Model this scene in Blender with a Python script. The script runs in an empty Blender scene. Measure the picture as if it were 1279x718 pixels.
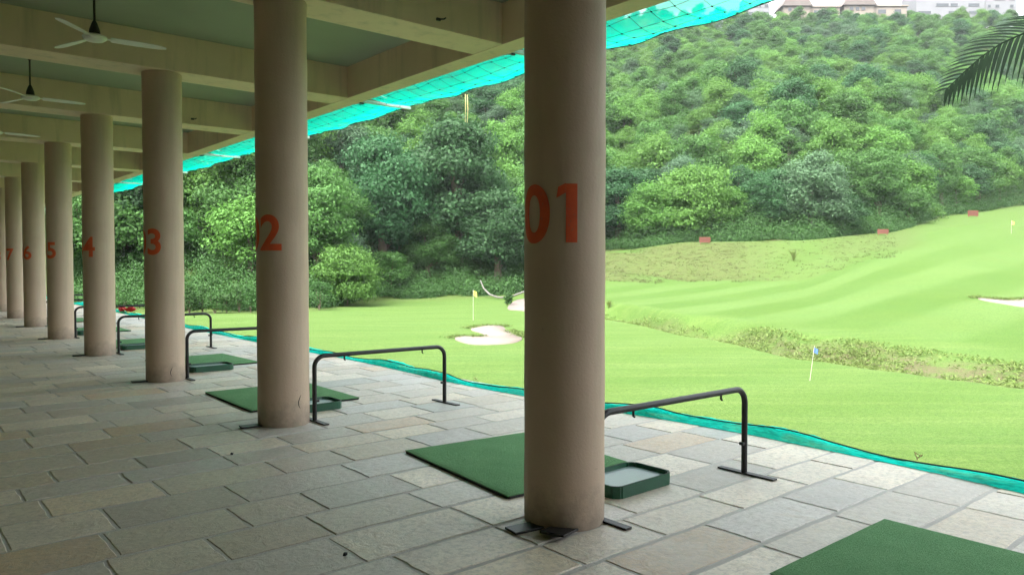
import bpy, bmesh, math, random
import numpy as np
from mathutils import Vector, Matrix
random.seed(7); RNG = np.random.default_rng(11)
scn = bpy.context.scene
COL = scn.collection
R = math.radians

# ------------------------------------------------------------------ camera
F_PX, IMG_W, IMG_H = 955.0, 1279.0, 718.0
PITCH, YAW = 0.0295, 0.70
CAM = np.array([-3.20, -3.38, 1.552])
FWH = np.array([math.sin(YAW), math.cos(YAW)])
RTH = np.array([math.cos(YAW), -math.sin(YAW)])
cd = bpy.data.cameras.new('camera'); cd.sensor_width = 36.0; cd.lens = F_PX / IMG_W * 36.0
cd.clip_start = 0.05; cd.clip_end = 3000
cam = bpy.data.objects.new('camera', cd); COL.objects.link(cam)
cam.location = CAM; cam.rotation_euler = (math.pi/2 - PITCH, 0, -YAW)
scn.camera = cam

def W(u, d):                       # ground position at depth d in the direction u
    return CAM[:2] + d * (FWH + u * RTH)
def U(px): return (px - 639.5) / F_PX
def zof(y, d): return CAM[2] + (330.8 - y) * d / F_PX

# ------------------------------------------------------------------ helpers
def tag(o, label=None, cat=None, group=None, kind=None):
    if label: o['label'] = label
    if cat: o['category'] = cat
    if group: o['group'] = group
    if kind: o['kind'] = kind
    return o
def empty(name, loc=(0, 0, 0), rz=0.0):
    o = bpy.data.objects.new(name, None); COL.objects.link(o)
    o.empty_display_size = 0.2
    o.location = loc; o.rotation_euler = (0, 0, rz)
    return o
def link_mesh(name, me, m=None, parent=None, smooth=False):
    o = bpy.data.objects.new(name, me); COL.objects.link(o)
    if m: me.materials.append(m)
    if parent: o.parent = parent
    if smooth:
        me.polygons.foreach_set('use_smooth', [True] * len(me.polygons))
    return o
def np_mesh(name, V, Q):
    V = np.ascontiguousarray(V, dtype=np.float32); Q = np.ascontiguousarray(Q, dtype=np.int32)
    me = bpy.data.meshes.new(name)
    k = Q.shape[1]
    me.vertices.add(len(V)); me.vertices.foreach_set('co', V.ravel())
    me.loops.add(Q.size); me.loops.foreach_set('vertex_index', Q.ravel())
    me.polygons.add(len(Q)); me.polygons.foreach_set('loop_start', np.arange(0, Q.size, k, dtype=np.int32))
    me.update(calc_edges=True); me.validate()
    return me
class MB:
    """collects shapes, builds one mesh object"""
    def __init__(s): s.bm = bmesh.new()
    def box(s, c, d, rz=0.0, bev=0.0, mat=None):
        M = Matrix.Translation(c) @ Matrix.Rotation(rz, 4, 'Z') @ (mat or Matrix.Identity(4)) @ Matrix.Diagonal((d[0], d[1], d[2], 1))
        r = bmesh.ops.create_cube(s.bm, size=1.0, matrix=M)
        if bev:
            es = {e for v in r['verts'] for e in v.link_edges}
            bmesh.ops.bevel(s.bm, geom=list(es), offset=bev, segments=2, affect='EDGES', profile=.6)
        return s
    def tube(s, pts, r, seg=10, cap=True):
        pts = [Vector(p) for p in pts]
        rs = r if hasattr(r, '__len__') else [r] * len(pts)
        rings = []; prev = None
        for i, p in enumerate(pts):
            a = pts[max(i-1, 0)]; b = pts[min(i+1, len(pts)-1)]
            t = (b - a).normalized()
            if prev is None:
                n = t.orthogonal().normalized()
            else:
                n = (prev - t * prev.dot(t)); n = n.normalized() if n.length > 1e-6 else t.orthogonal().normalized()
            prev = n; q = t.cross(n)
            rings.append([s.bm.verts.new(p + (n * math.cos(2*math.pi*k/seg) + q * math.sin(2*math.pi*k/seg)) * rs[i]) for k in range(seg)])
        for A, B in zip(rings, rings[1:]):
            for k in range(seg):
                s.bm.faces.new((A[k], A[(k+1) % seg], B[(k+1) % seg], B[k]))
        if cap:
            s.bm.faces.new(list(reversed(rings[0]))); s.bm.faces.new(rings[-1])
        return s
    def lathe(s, prof, seg=32, c=(0, 0, 0)):
        rings = []
        for (r, z) in prof:
            rings.append([s.bm.verts.new((c[0] + r*math.cos(2*math.pi*k/seg), c[1] + r*math.sin(2*math.pi*k/seg), c[2] + z)) for k in range(seg)])
        for A, B in zip(rings, rings[1:]):
            for k in range(seg):
                s.bm.faces.new((A[k], A[(k+1) % seg], B[(k+1) % seg], B[k]))
        s.bm.faces.new(list(reversed(rings[0]))); s.bm.faces.new(rings[-1])
        return s
    def prism(s, pts, z0, z1):
        a = [s.bm.verts.new((p[0], p[1], z0)) for p in pts]; b = [s.bm.verts.new((p[0], p[1], z1)) for p in pts]
        n = len(pts)
        for k in range(n): s.bm.faces.new((a[k], a[(k+1) % n], b[(k+1) % n], b[k]))
        s.bm.faces.new(list(reversed(a))); s.bm.faces.new(b)
        return s
    def quad(s, pts):
        s.bm.faces.new([s.bm.verts.new(p) for p in pts]); return s
    def build(s, name, m, parent=None, smooth=False):
        bmesh.ops.recalc_face_normals(s.bm, faces=s.bm.faces)
        me = bpy.data.meshes.new(name); s.bm.to_mesh(me); s.bm.free()
        o = link_mesh(name, me, m, parent)
        if smooth:
            me.polygons.foreach_set('use_smooth', [True] * len(me.polygons))
            try: me.set_sharp_from_angle(angle=R(40))
            except Exception: pass
        return o
def copy_tree(o, parent=None):
    c = o.copy(); COL.objects.link(c)
    if parent: c.parent = parent
    for ch in list(o.children): copy_tree(ch, c)
    return c

# ------------------------------------------------------------------ materials
class NT:
    def __init__(s, name):
        s.m = bpy.data.materials.new(name); s.m.use_nodes = True
        s.t = s.m.node_tree; s.t.nodes.clear()
        s.out = s.t.nodes.new('ShaderNodeOutputMaterial')
    def n(s, typ, ins=None, **props):
        nd = s.t.nodes.new(typ)
        for k, v in props.items(): setattr(nd, k, v)
        for k, v in (ins or {}).items():
            sk = nd.inputs[k]
            if isinstance(v, bpy.types.NodeSocket): s.t.links.new(v, sk)
            else: sk.default_value = v
        return nd
    def mix(s, fac, a, b, bt='MIX'):
        nd = s.t.nodes.new('ShaderNodeMix'); nd.data_type = 'RGBA'; nd.blend_type = bt
        for sk, v in ((nd.inputs[0], fac), (nd.inputs[6], a), (nd.inputs[7], b)):
            if isinstance(v, bpy.types.NodeSocket): s.t.links.new(v, sk)
            elif hasattr(v, '__len__'): sk.default_value = tuple(v) + ((1,) if len(v) == 3 else ())
            else: sk.default_value = v
        return nd.outputs[2]
    def math(s, op, a, b=0.0, c=0.0):
        nd = s.t.nodes.new('ShaderNodeMath'); nd.operation = op
        for sk, v in zip(nd.inputs, (a, b, c)):
            if isinstance(v, bpy.types.NodeSocket): s.t.links.new(v, sk)
            else: sk.default_value = v
        return nd.outputs[0]
    def ramp(s, fac, stops):
        nd = s.t.nodes.new('ShaderNodeValToRGB'); s.t.links.new(fac, nd.inputs[0])
        e = nd.color_ramp.elements
        while len(e) < len(stops): e.new(0.5)
        for el, (p, c) in zip(e, stops): el.position = p; el.color = tuple(c) + (1,) if len(c) == 3 else c
        return nd.outputs[0]
    def noise(s, scale, detail=4, rough=.55, vec=None, dist=0.0):
        nd = s.n('ShaderNodeTexNoise', {'Scale': scale, 'Detail': detail, 'Roughness': rough, 'Distortion': dist})
        if vec is not None: s.t.links.new(vec, nd.inputs['Vector'])
        return nd.outputs['Fac']
    def obj(s): return s.n('ShaderNodeTexCoord').outputs['Object']
    def geo(s): return s.n('ShaderNodeNewGeometry')
    def scaled(s, vec, sc):
        return s.n('ShaderNodeMapping', {'Vector': vec, 'Scale': sc}).outputs[0]
    def bsdf(s, col, rough=.6, bump=None, bstr=.3, bdist=.01, spec=.5, metal=0.0, link=True):
        p = s.n('ShaderNodeBsdfPrincipled')
        for k, v in (('Base Color', col), ('Roughness', rough), ('Specular IOR Level', spec), ('Metallic', metal)):
            if isinstance(v, bpy.types.NodeSocket): s.t.links.new(v, p.inputs[k])
            elif hasattr(v, '__len__'): p.inputs[k].default_value = tuple(v) + (1,)
            else: p.inputs[k].default_value = v
        if bump is not None:
            b = s.n('ShaderNodeBump', {'Strength': bstr, 'Distance': bdist, 'Height': bump})
            s.t.links.new(b.outputs[0], p.inputs['Normal'])
        if link: s.t.links.new(p.outputs[0], s.out.inputs[0])
        return p

def paint(name, c1, c2, rough=.6, sc=3.0, bs=40, bstr=.15, c3=None, streak=False):
    t = NT(name); v = t.obj()
    a = t.noise(sc, 5, .6, v)
    col = t.mix(t.ramp(a, [(.35, (0, 0, 0)), (.68, (1, 1, 1))]), c1, c2)
    if streak:
        st = t.noise(1.0, 4, .6, t.scaled(v, (5, 5, .5)))
        col = t.mix(t.ramp(st, [(.52, (0, 0, 0)), (.75, (.45, .45, .45))]), col, c3 or c2)
    elif c3:
        sp = t.noise(sc * 6, 3, .6, v)
        col = t.mix(t.ramp(sp, [(.6, (0, 0, 0)), (.72, (.7, .7, .7))]), col, c3)
    t.bsdf(col, rough, t.noise(bs, 4, .6, v), bstr, .01)
    return t.m

M = {}
t = NT('pillar_paint'); v = t.obj()
c = t.mix(t.ramp(t.noise(1.6, 5, .6, v), [(.35, (0, 0, 0)), (.68, (1, 1, 1))]), (.57, .43, .325), (.51, .385, .285))
c = t.mix(t.ramp(t.noise(1.0, 5, .65, t.scaled(v, (6, 6, .45))), [(.50, (0, 0, 0)), (.75, (.5, .5, .5))]), c, (.38, .30, .225))
zz_ = t.n('ShaderNodeSeparateXYZ', {'Vector': v}).outputs[2]
low = t.math('SUBTRACT', t.math('MULTIPLY', t.noise(7, 5, .7, v), .55), zz_)
c = t.mix(t.ramp(low, [(.02, (0, 0, 0)), (.28, (.75, .75, .75))]), c, (.23, .19, .15))
c = t.mix(t.ramp(t.noise(5, 6, .75, v, 1.0), [(.66, (0, 0, 0)), (.70, (.6, .6, .6))]), c, (.34, .27, .21))
t.bsdf(c, .6, t.math('ADD', t.noise(60, 4, .6, v), t.math('MULTIPLY', t.noise(5, 3, .5, t.scaled(v, (1, 1, .5))), 2.5)), .22, .01, spec=.35); M['pillar'] = t.m
M['beam'] = paint('beam_paint', (.80, .63, .44), (.72, .565, .39), .7, 1.2, 50, .15, (.38, .32, .22), True)
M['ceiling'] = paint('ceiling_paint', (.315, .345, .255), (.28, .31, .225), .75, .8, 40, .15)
M['wall'] = paint('light_block_paint', (.16, .14, .10), (.13, .11, .08), .8, 1.0)  # dark tone for the unseen wall that blocks light behind the camera
M['backwall'] = paint('back_wall_paint', (.52, .44, .33), (.46, .39, .29), .8, 1.0)
M['number'] = paint('number_paint', (.74, .115, .034), (.64, .09, .028), .55, 9.0, 60, .1, (.45, .14, .08))
M['black'] = paint('black_metal', (.007, .007, .007), (.012, .0115, .011), .5, 14, 90, .12, (.03, .02, .015))
M['rubber'] = paint('black_rubber', (.012, .012, .012), (.02, .02, .02), .75, 10, 90, .2)
M['tray'] = paint('tray_plastic', (.006, .065, .032), (.01, .085, .042), .32, 5, 70, .08, (.03, .09, .06))
M['tray_sheen'] = paint('tray_sky_sheen', (.24, .32, .31), (.20, .28, .27), .28, 4, 40, .1)  # pale tone paints the sky's reflection inside the tray
M['fanwhite'] = paint('fan_enamel', (.80, .80, .72), (.72, .72, .64), .4, 6, 50, .05)
M['fandark'] = paint('fan_dark', (.02, .018, .016), (.03, .028, .025), .5, 9)
M['bracket'] = paint('bracket_paint', (.62, .60, .56), (.5, .47, .43), .6, 12, 50, .1, (.28, .13, .07))
M['rope'] = paint('dark_rope', (.012, .02, .02), (.02, .035, .033), .8, 20)
M['cane'] = paint('cane_string', (.55, .45, .22), (.45, .36, .16), .7, 20)
M['sign'] = paint('sign_orange', (.085, .019, .006), (.07, .016, .005), .6, 2.0, 30, .1)
M['signmark'] = paint('sign_marks', (.035, .008, .004), (.03, .007, .004), .6, 4.0)
M['post'] = paint('sign_post', (.16, .07, .04), (.12, .06, .035), .8)
M['stick'] = paint('stick_white', (.36, .36, .30), (.30, .30, .25), .5)
M['flagyellow'] = paint('flag_yellow', (.42, .46, .06), (.36, .40, .05), .8)
M['flagblue'] = paint('flag_blue', (.05, .12, .42), (.06, .14, .36), .8)
M['redcloth'] = paint('red_cloth', (.55, .03, .03), (.45, .025, .025), .85)
M['bark'] = paint('bark', (.10, .075, .05), (.06, .045, .03), .9, 4, 20, .6, (.16, .14, .11))
M['palepole'] = paint('pole_paint', (.10, .095, .085), (.08, .075, .065), .8)
M['palebark'] = paint('pale_bark', (.13, .115, .09), (.09, .08, .062), .9, 4, 20, .6)
M['earth'] = paint('earth', (.16, .115, .075), (.11, .08, .05), .95, 1.5, 12, .6, (.2, .16, .11))
M['pathstone'] = paint('path_stone', (.11, .09, .075), (.085, .07, .06), .85, .8, 12, .3)
M['cream'] = paint('house_cream', (.14, .118, .094), (.12, .102, .082), .8, .2)
M['white'] = paint('house_white', (.115, .118, .124), (.10, .104, .11), .8, .15)
M['roofbrown'] = paint('house_roof', (.085, .07, .062), (.07, .058, .05), .8, .6)
M['glass'] = paint('house_glass', (.025, .03, .033), (.035, .042, .046), .2, .3)

# sand
t = NT('sand'); v = t.obj()
t.bsdf(t.mix(t.noise(.7, 5, .6, v), (.125, .104, .086), (.16, .136, .116)), .95, t.noise(9, 4, .6, v), .4, .04, spec=.1); M['sand'] = t.m

# stone pavers: each stone carries its own colour
t = NT('paving_stone'); v = t.obj()
at = t.n('ShaderNodeAttribute', attribute_name='stone').outputs['Color']
big = t.noise(2.6, 6, .65, v, .6); fine = t.noise(26, 6, .72, v, .3); mid = t.noise(9, 5, .6, v, 1.2)
c = t.mix(t.ramp(big, [(.35, (0, 0, 0)), (.65, (.4, .4, .4))]), at, (.53, .475, .39))
c = t.mix(t.ramp(fine, [(.36, (.6, .6, .6)), (.53, (0, 0, 0))]), c, (.30, .28, .25), 'MIX')
lo = t.noise(.9, 5, .7, v, .4)
c = t.mix(t.ramp(lo, [(.42, (0, 0, 0)), (.66, (.45, .45, .45))]), c, (.42, .395, .355))
c = t.mix(t.ramp(t.noise(3.7, 6, .75, v, 1.5), [(.57, (0, 0, 0)), (.68, (.5, .5, .5))]), c, (.46, .37, .26))
c = t.mix(t.ramp(fine, [(.58, (0, 0, 0)), (.74, (.55, .55, .55))]), c, (.62, .60, .56))
c = t.mix(t.ramp(mid, [(.62, (0, 0, 0)), (.72, (.4, .4, .4))]), c, (.38, .30, .22))
hgt = t.math('ADD', t.math('MULTIPLY', mid, 1.0), t.math('MULTIPLY', fine, .45))
rg = t.ramp(mid, [(.3, (.34, .34, .34)), (.7, (.58, .58, .58))])
t.bsdf(c, rg, hgt, .6, .012, spec=.5); M['stone'] = t.m
t = NT('mortar'); v = t.obj()
t.bsdf(t.mix(t.noise(7, 5, .6, v), (.36, .345, .315), (.50, .475, .44)), .9, t.noise(50, 4, .6, v), .5, .01); M['mortar'] = t.m
M['slab'] = paint('concrete_edge', (.45, .44, .41), (.36, .35, .33), .85, 1.2, 20, .2)

# artificial turf mat
t = NT('turf_mat'); v = t.obj()
c = t.mix(t.ramp(t.noise(3, 4, .6, v), [(.35, (0, 0, 0)), (.7, (1, 1, 1))]), (.145, .315, .145), (.18, .36, .17))
c = t.mix(t.ramp(t.noise(75, 4, .75, v), [(.36, (.45, .45, .45)), (.65, (0, 0, 0))]), c, (.05, .16, .05))
c = t.mix(t.ramp(t.noise(7, 3, .6, t.scaled(v, (1, 5, 1))), [(.6, (0, 0, 0)), (.8, (.3, .3, .3))]), c, (.14, .27, .12))
t.bsdf(c, .95, t.noise(110, 4, .75, v), 1.0, .012, spec=.15); M['turf'] = t.m

# turquoise netting
def net_mat(name, transp, c1=(.0, .50, .40), c2=(.0, .62, .50), wave=70, trl=.62):
    t = NT(name); v = t.obj()
    col = t.mix(t.noise(2.5, 4, .6, v), c1, c2)
    col = t.mix(t.ramp(t.noise(wave, 2, .5, t.scaled(v, (1, .15, 1))), [(.45, (0, 0, 0)), (.6, (.5, .5, .5))]), col, (.0, .33, .28))
    d = t.n('ShaderNodeBsdfDiffuse', {'Color': col}); tr = t.n('ShaderNodeBsdfTranslucent', {'Color': col})
    m1 = t.n('ShaderNodeMixShader', {0: trl, 1: d.outputs[0], 2: tr.outputs[0]})
    tp = t.n('ShaderNodeBsdfTransparent')
    f = t.math('ADD', t.ramp(t.noise(1.3, 3, .6, v), [(.45, (0, 0, 0)), (.75, (.35, .35, .35))]), transp)
    m2 = t.n('ShaderNodeMixShader', {0: f, 1: m1.outputs[0], 2: tp.outputs[0]})
    t.t.links.new(m2.outputs[0], t.out.inputs[0]); return t.m
M['net'] = net_mat('shade_net', .10, (.0, .37, .235), (.0, .45, .285))
M['netstrip'] = net_mat('ground_net', .02, (.01, .74, .58), (.02, .88, .70), 70, .2)

# leaves
def leaf_mat(name, ca, cb, cc, tr=.35, rough=.6, spec=.16):
    t = NT(name); g = t.geo(); oi = t.n('ShaderNodeObjectInfo')
    c = t.mix(g.outputs['Random Per Island'], ca, cb)
    c = t.mix(t.math('MULTIPLY', oi.outputs['Random'], .75), c, cc)
    hs = t.n('ShaderNodeHueSaturation', {'Color': c, 'Hue': t.math('MULTIPLY_ADD', oi.outputs['Random'], .025, .4875),
             'Value': t.math('MULTIPLY_ADD', t.math('FRACT', t.math('MULTIPLY', oi.outputs['Random'], 7.31)), .34, .80)})
    p = t.bsdf(hs.outputs[0], rough, spec=spec, link=False)
    tl = t.n('ShaderNodeBsdfTranslucent', {'Color': hs.outputs[0]})
    ms = t.n('ShaderNodeMixShader', {0: tr, 1: p.outputs[0], 2: tl.outputs[0]})
    t.t.links.new(ms.outputs[0], t.out.inputs[0]); return t.m
M['leafmid'] = leaf_mat('leaf_mid', (0.0286, 0.0854, 0.0203), (0.0504, 0.1310, 0.0324), (0.0672, 0.1406, 0.0324))
M['leafdark'] = leaf_mat('leaf_dark', (0.0185, 0.0582, 0.0200), (0.0370, 0.0931, 0.0360), (0.0319, 0.0873, 0.0297))
M['leafbright'] = leaf_mat('leaf_bright', (0.0462, 0.1261, 0.0230), (0.0773, 0.1794, 0.0378), (0.0882, 0.1794, 0.0338))
M['leafgrey'] = leaf_mat('leaf_grey', (0.0420, 0.0892, 0.0486), (0.0630, 0.1183, 0.0675), (0.0630, 0.1183, 0.0432))
M['shrubleaf'] = leaf_mat('leaf_shrub', (0.0202, 0.0582, 0.0151), (0.0390, 0.0947, 0.0259), (0.0437, 0.0970, 0.0238))
M['weed'] = leaf_mat('leaf_weed', (.085, .145, .028), (.13, .17, .055), (.11, .155, .04))
M['dullgrass'] = leaf_mat('leaf_dull', (.055, .065, .022), (.085, .085, .034), (.07, .075, .028))
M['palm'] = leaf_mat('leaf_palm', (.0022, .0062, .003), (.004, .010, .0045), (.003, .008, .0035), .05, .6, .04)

# lawn, coloured through masks stored on the mesh (mowing stripes, dry turf, earth)
t = NT('lawn_grass'); v = t.obj()
ma = t.n('ShaderNodeAttribute', attribute_name='mask'); mk = t.n('ShaderNodeSeparateColor', {'Color': ma.outputs['Color']})
n1 = t.noise(.35, 5, .6, v); n2 = t.noise(2.2, 5, .65, t.scaled(v, (1, 1, 1))); n3 = t.noise(13, 5, .75, v)
n4 = t.noise(1.0, 4, .6, t.scaled(t.n('ShaderNodeMapping', {'Vector': v, 'Rotation': (0, 0, .72)}).outputs[0], (.16, 1.9, 1)))
c = t.mix(mk.outputs[0], (.0400, .0840, .0130), (.0500, .0960, .0180))
c = t.mix(t.ramp(n1, [(.35, (0, 0, 0)), (.7, (.6, .6, .6))]), c, (.0515, .0885, .0130))
c = t.mix(t.math('MULTIPLY', t.ramp(n4, [(.42, (0, 0, 0)), (.68, (.65, .65, .65))]), t.math('SUBTRACT', 1.0, t.math('MULTIPLY', ma.outputs['Alpha'], .8))), c, (.0830, .1210, .0300))
c = t.mix(t.ramp(n2, [(.55, (0, 0, 0)), (.8, (.5, .5, .5))]), c, (.0310, .0700, .0108))
dryf = t.math('MULTIPLY', mk.outputs[1], t.ramp(t.noise(1.6, 6, .7, v), [(.25, (.35, .35, .35)), (.6, (1, 1, 1))]))
c = t.mix(t.math('MULTIPLY', dryf, .9), c, (.056, .050, .022))
c = t.mix(t.math('MULTIPLY', mk.outputs[2], t.ramp(t.noise(1.9, 6, .7, v), [(.40, (0, 0, 0)), (.58, (1, 1, 1))])), c, (.075, .053, .036))
c = t.mix(t.ramp(n3, [(.36, (.75, .75, .75)), (.58, (0, 0, 0))]), c, (0.0194, 0.0469, 0.0069))
c = t.mix(t.ramp(t.noise(30, 4, .75, v), [(.48, (0, 0, 0)), (.66, (.7, .7, .7))]), c, (.0900, .1280, .0380))
c = t.mix(1.0, c, t.ramp(mk.outputs[0], [(.0, (.83, .89, .72)), (1.0, (1.05, 1.03, 1.16))]), 'MULTIPLY')
t.bsdf(c, .95, t.math('ADD', n3, n2), .7, .05, spec=.12); M['lawn'] = t.m
t = NT('hill_floor'); v = t.obj()
c = t.mix(t.ramp(t.noise(.4, 6, .7, v), [(.35, (0, 0, 0)), (.65, (1, 1, 1))]), (.035, .055, .018), (.065, .10, .028))
c = t.mix(t.ramp(t.noise(.12, 4, .7, v), [(.58, (0, 0, 0)), (.7, (.6, .6, .6))]), c, (.12, .095, .06))
t.bsdf(c, .95, t.noise(1.4, 6, .7, v), 1.0, .5, spec=.05); M['hill'] = t.m

# ------------------------------------------------------------------ terrain
LZ = -1.8
def prof(lawn, dB, zB, wide=1.0):
    return lawn + [(dB, zB), (dB + 3, zB + .7), (dB + 20, zB + 8.5), (dB + 55, zB + 25), (dB + 80, zB + 30), (max(232, dB + 122), 61), (314, 98), (430, 104)]
near = [(0, -1.3), (5, -1.35), (9, -1.5), (16, LZ)]
KEYS = {
    -900: prof(near, 60, -1.8), 60: prof(near, 58, -1.8), 230: prof(near, 54, -1.8), 390: prof(near, 57, -1.75),
    500: prof(near + [(55, -1.85)], 75, -1.75), 655: prof(near + [(55, -1.8), (66, -1.75)], 76, -1.3),
    757: prof(near + [(46.5, LZ), (48.3, -2.15), (51, -.95), (62, -.7), (74, 0.0), (80, 1.3), (86, 2.95), (90, 3.0)], 94, 3.1),
    860: prof(near + [(35.5, LZ), (37, -2.1), (39.3, -1.05), (55, -.7), (71, 0.0), (78, 2.2), (84, 4.0), (86, 4.1)], 88, 4.0),
    1000: prof(near + [(27.2, LZ), (28.3, -2.1), (30.2, -1.15), (46, -.6), (65, .2), (74, 2.2), (82, 4.15), (84, 4.2)], 86, 4.1),
    1110: prof(near + [(24.3, LZ), (25.2, -2.05), (27, -1.3), (38, -.5), (50, .55), (70, 2.5), (82, 4.0), (92, 5.4)], 95, 5.5),
    1190: prof(near + [(22.4, LZ), (23.2, -2.0), (25, -1.45), (36, -.6), (48, .5), (80, 4.2), (100, 6.6), (116, 9.0)], 119, 9.2),
    1279: prof(near + [(20.8, LZ), (21.6, -1.98), (23.2, -1.55), (42, -.45), (60, 1.2), (85, 4.3), (112, 8.2), (132, 11.6)], 136, 11.9),
    1500: prof(near + [(18.3, LZ), (19, -1.95), (20.4, -1.6), (45, -.2), (90, 5.2), (120, 9.5)], 142, 12.8),
    2300: prof(near + [(16.4, LZ), (17, -1.9), (18, -1.65), (45, -.2), (90, 5.2), (120, 9.5)], 145, 13),
}
kp = sorted(KEYS); ku = np.array([U(k) for k in kp])
dtab = np.concatenate([np.linspace(0, 100, 501), np.linspace(100.5, 430, 330)])
ztab = np.array([np.interp(dtab, [a for a, b in KEYS[k]], [b for a, b in KEYS[k]]) for k in kp])
ker = np.hanning(9); ker /= ker.sum()
for i in range(len(kp)):
    e = np.pad(ztab[i], 4, mode='edge'); ztab[i] = np.convolve(e, ker, 'valid')
def seg(u):
    u = np.asarray(u, float)
    j = np.clip(np.searchsorted(ku, u) - 1, 0, len(ku) - 2)
    s = np.clip((u - ku[j]) / (ku[j+1] - ku[j]), 0, 1)
    return j, s * s * (3 - 2 * s) * .5 + s * .5
KB = np.array([[a for a, b in KEYS[k]][-8] for k in kp], float)
def dB_of(u):
    j, s = seg(u); return KB[j] * (1 - s) + KB[j+1] * s
def hud(u, d):
    # banks and edges run on smoothly between the keys: distances are stretched so that matching breaks line up
    u = np.asarray(u, float); d = np.asarray(d, float)
    j, s = seg(u); nd = np.array([NEAR_D[k] for k in kp], float)
    dn = nd[j] * (1 - s) + nd[j+1] * s; db = KB[j] * (1 - s) + KB[j+1] * s
    def at(jj):
        e, b = nd[jj], KB[jj]
        src = [0 * dn, dn, dn + 7, db, db + 25, 430 + 0 * dn]; dst = [0 * e, e, e + 7, b, b + 25, 430 + 0 * e]
        dd = d
        for k in range(5):
            m = (d >= src[k]) & (d < src[k+1])
            dd = np.where(m, dst[k] + (d - src[k]) * (dst[k+1] - dst[k]) / (src[k+1] - src[k]), dd)
        f = np.interp(dd, dtab, np.arange(len(dtab))); a = np.floor(f).astype(int); a = np.minimum(a, len(dtab) - 2); w = f - a
        return ztab[jj, a] * (1 - w) + ztab[jj, a+1] * w
    z = at(j) * (1 - s) + at(j+1) * s
    x, y = CAM[0] + d * (FWH[0] + u * RTH[0]), CAM[1] + d * (FWH[1] + u * RTH[1])
    amp = np.clip((d - 10) / 30, 0, 1) * .04 + np.clip((d - db - 4) / 30, 0, 1) * 1.2
    z = z + amp * (np.sin(x * .13 + 1.1 * np.sin(y * .07)) * np.cos(y * .11 + .8 * np.sin(x * .05)))
    return z
NEAR_D = {-900: 44, 60: 44, 230: 44, 390: 44, 500: 46, 655: 50, 757: 46.5, 860: 35.5, 1000: 27.2, 1110: 24.3, 1190: 22.4, 1279: 20.8, 1500: 18.3, 2300: 16.4}
def ud(x, y):
    dx, dy = np.asarray(x) - CAM[0], np.asarray(y) - CAM[1]
    d = dx * FWH[0] + dy * FWH[1]; r = dx * RTH[0] + dy * RTH[1]
    return r / np.maximum(d, .1), d
def hxy(x, y):
    u, d = ud(x, y); return float(hud(u, d))

# lawn and hill sheets
ug = np.concatenate([np.linspace(-1.5, -.5, 60), np.linspace(-.495, .72, 640), np.linspace(.73, 1.6, 60)])
fr = np.linspace(0, 1, 430)
dBu = dB_of(ug)
DL = 3.0 * ((dBu[:, None] + 1.0) / 3.0) ** fr[None, :]
DL = .45 * DL + .55 * (3.0 + (dBu[:, None] - 2.0) * fr[None, :])
UL = np.repeat(ug[:, None], len(fr), 1)
ZL = hud(UL, DL)
XL = CAM[0] + DL * (FWH[0] + UL * RTH[0]); YL = CAM[1] + DL * (FWH[1] + UL * RTH[1])
def grid_mesh(name, X, Y, Z):
    n, m = X.shape
    V = np.stack([X, Y, Z], -1).reshape(-1, 3)
    i = np.arange(n * m).reshape(n, m)
    Q = np.stack([i[:-1, :-1], i[1:, :-1], i[1:, 1:], i[:-1, 1:]], -1).reshape(-1, 4)
    return np_mesh(name, V, Q)
me = grid_mesh('lawn', XL, YL, ZL)
def smooth01(a, b, x): 
    q = np.clip((x - a) / (b - a), 0, 1); return q * q * (3 - 2 * q)
ndu = np.interp(ug, ku, [NEAR_D[k] for k in kp])[:, None]
right = smooth01(U(690), U(757), UL)
rel = DL - ndu
wob = .5 * np.sin(XL * 1.3) * np.sin(YL * 1.7) + .4 * np.sin(XL * .6 + YL * .9)
ditch = right * smooth01(-.3, .5, rel + .3 * wob) * (1 - smooth01(1.8, 3.0, rel + .5 * wob))
# mowing stripes on the fairway beyond the ditch
def ground_at(px_, y_, a=9, b=140):
    ds = np.linspace(a, b, 3000); zz = hud(np.full_like(ds, U(px_)), ds); zr = CAM[2] + (330.8 - y_) * ds / F_PX
    return W(U(px_), ds[np.argmax(zr < zz)] if np.any(zr < zz) else b)
p0 = ground_at(1018, 401); p1 = ground_at(1210, 341)
sd = (p1 - p0) / np.linalg.norm(p1 - p0); sn = np.array([-sd[1], sd[0]])
q = (XL - p0[0]) * sn[0] + (YL - p0[1]) * sn[1]
along = (XL - p0[0]) * sd[0] + (YL - p0[1]) * sd[1]
q = q + .5 * np.sin(along * .05) 
stripe = .5 + (.38 + .12 * np.sin(XL * .31 + YL * .17)) * np.tanh(3.2 * np.sin(q * 2 * math.pi / 6.5))
fair = right * smooth01(4.2, 6.5, rel)
q2 = XL * .22 + YL * .975
st2 = .5 + .5 * np.sin(q2 * 2 * math.pi / 5.2 + .7 * np.sin(XL * .15))
S = fair * stripe + (1 - fair) * (.42 + .26 * st2)
# dry mound face: wanders round the rise between fairway and wood
px = 639.5 + F_PX * UL
rise = np.gradient(ZL, axis=1) / np.maximum(np.gradient(DL, axis=1), 1e-3)
dry = smooth01(.10, .20, rise + .02 * wob) * smooth01(56, 66, DL) * smooth01(720, 760, px) * (1 - .75 * smooth01(890, 1010, px)) 
dry2 = smooth01(980, 1060, px) * (1 - smooth01(1120, 1175, px)) * smooth01(68, 78, DL) * (1 - smooth01(100, 110, DL)) * .55
edge = (1 - smooth01(1.0, 5.0, dBu[:, None] - DL + wob)) * .45
S = S * (1 - .85 * np.maximum(dry, dry2)) * (1 - .8 * smooth01(48, 85, DL)) + .45 * .8 * smooth01(48, 85, DL)
D = np.clip(np.maximum.reduce([dry, dry2, ditch * .4, edge]), 0, 1)
E = np.clip(ditch * 1.0 * (.35 + .65 * smooth01(880, 1080, px)) + dry * .15, 0, 1)
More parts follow.
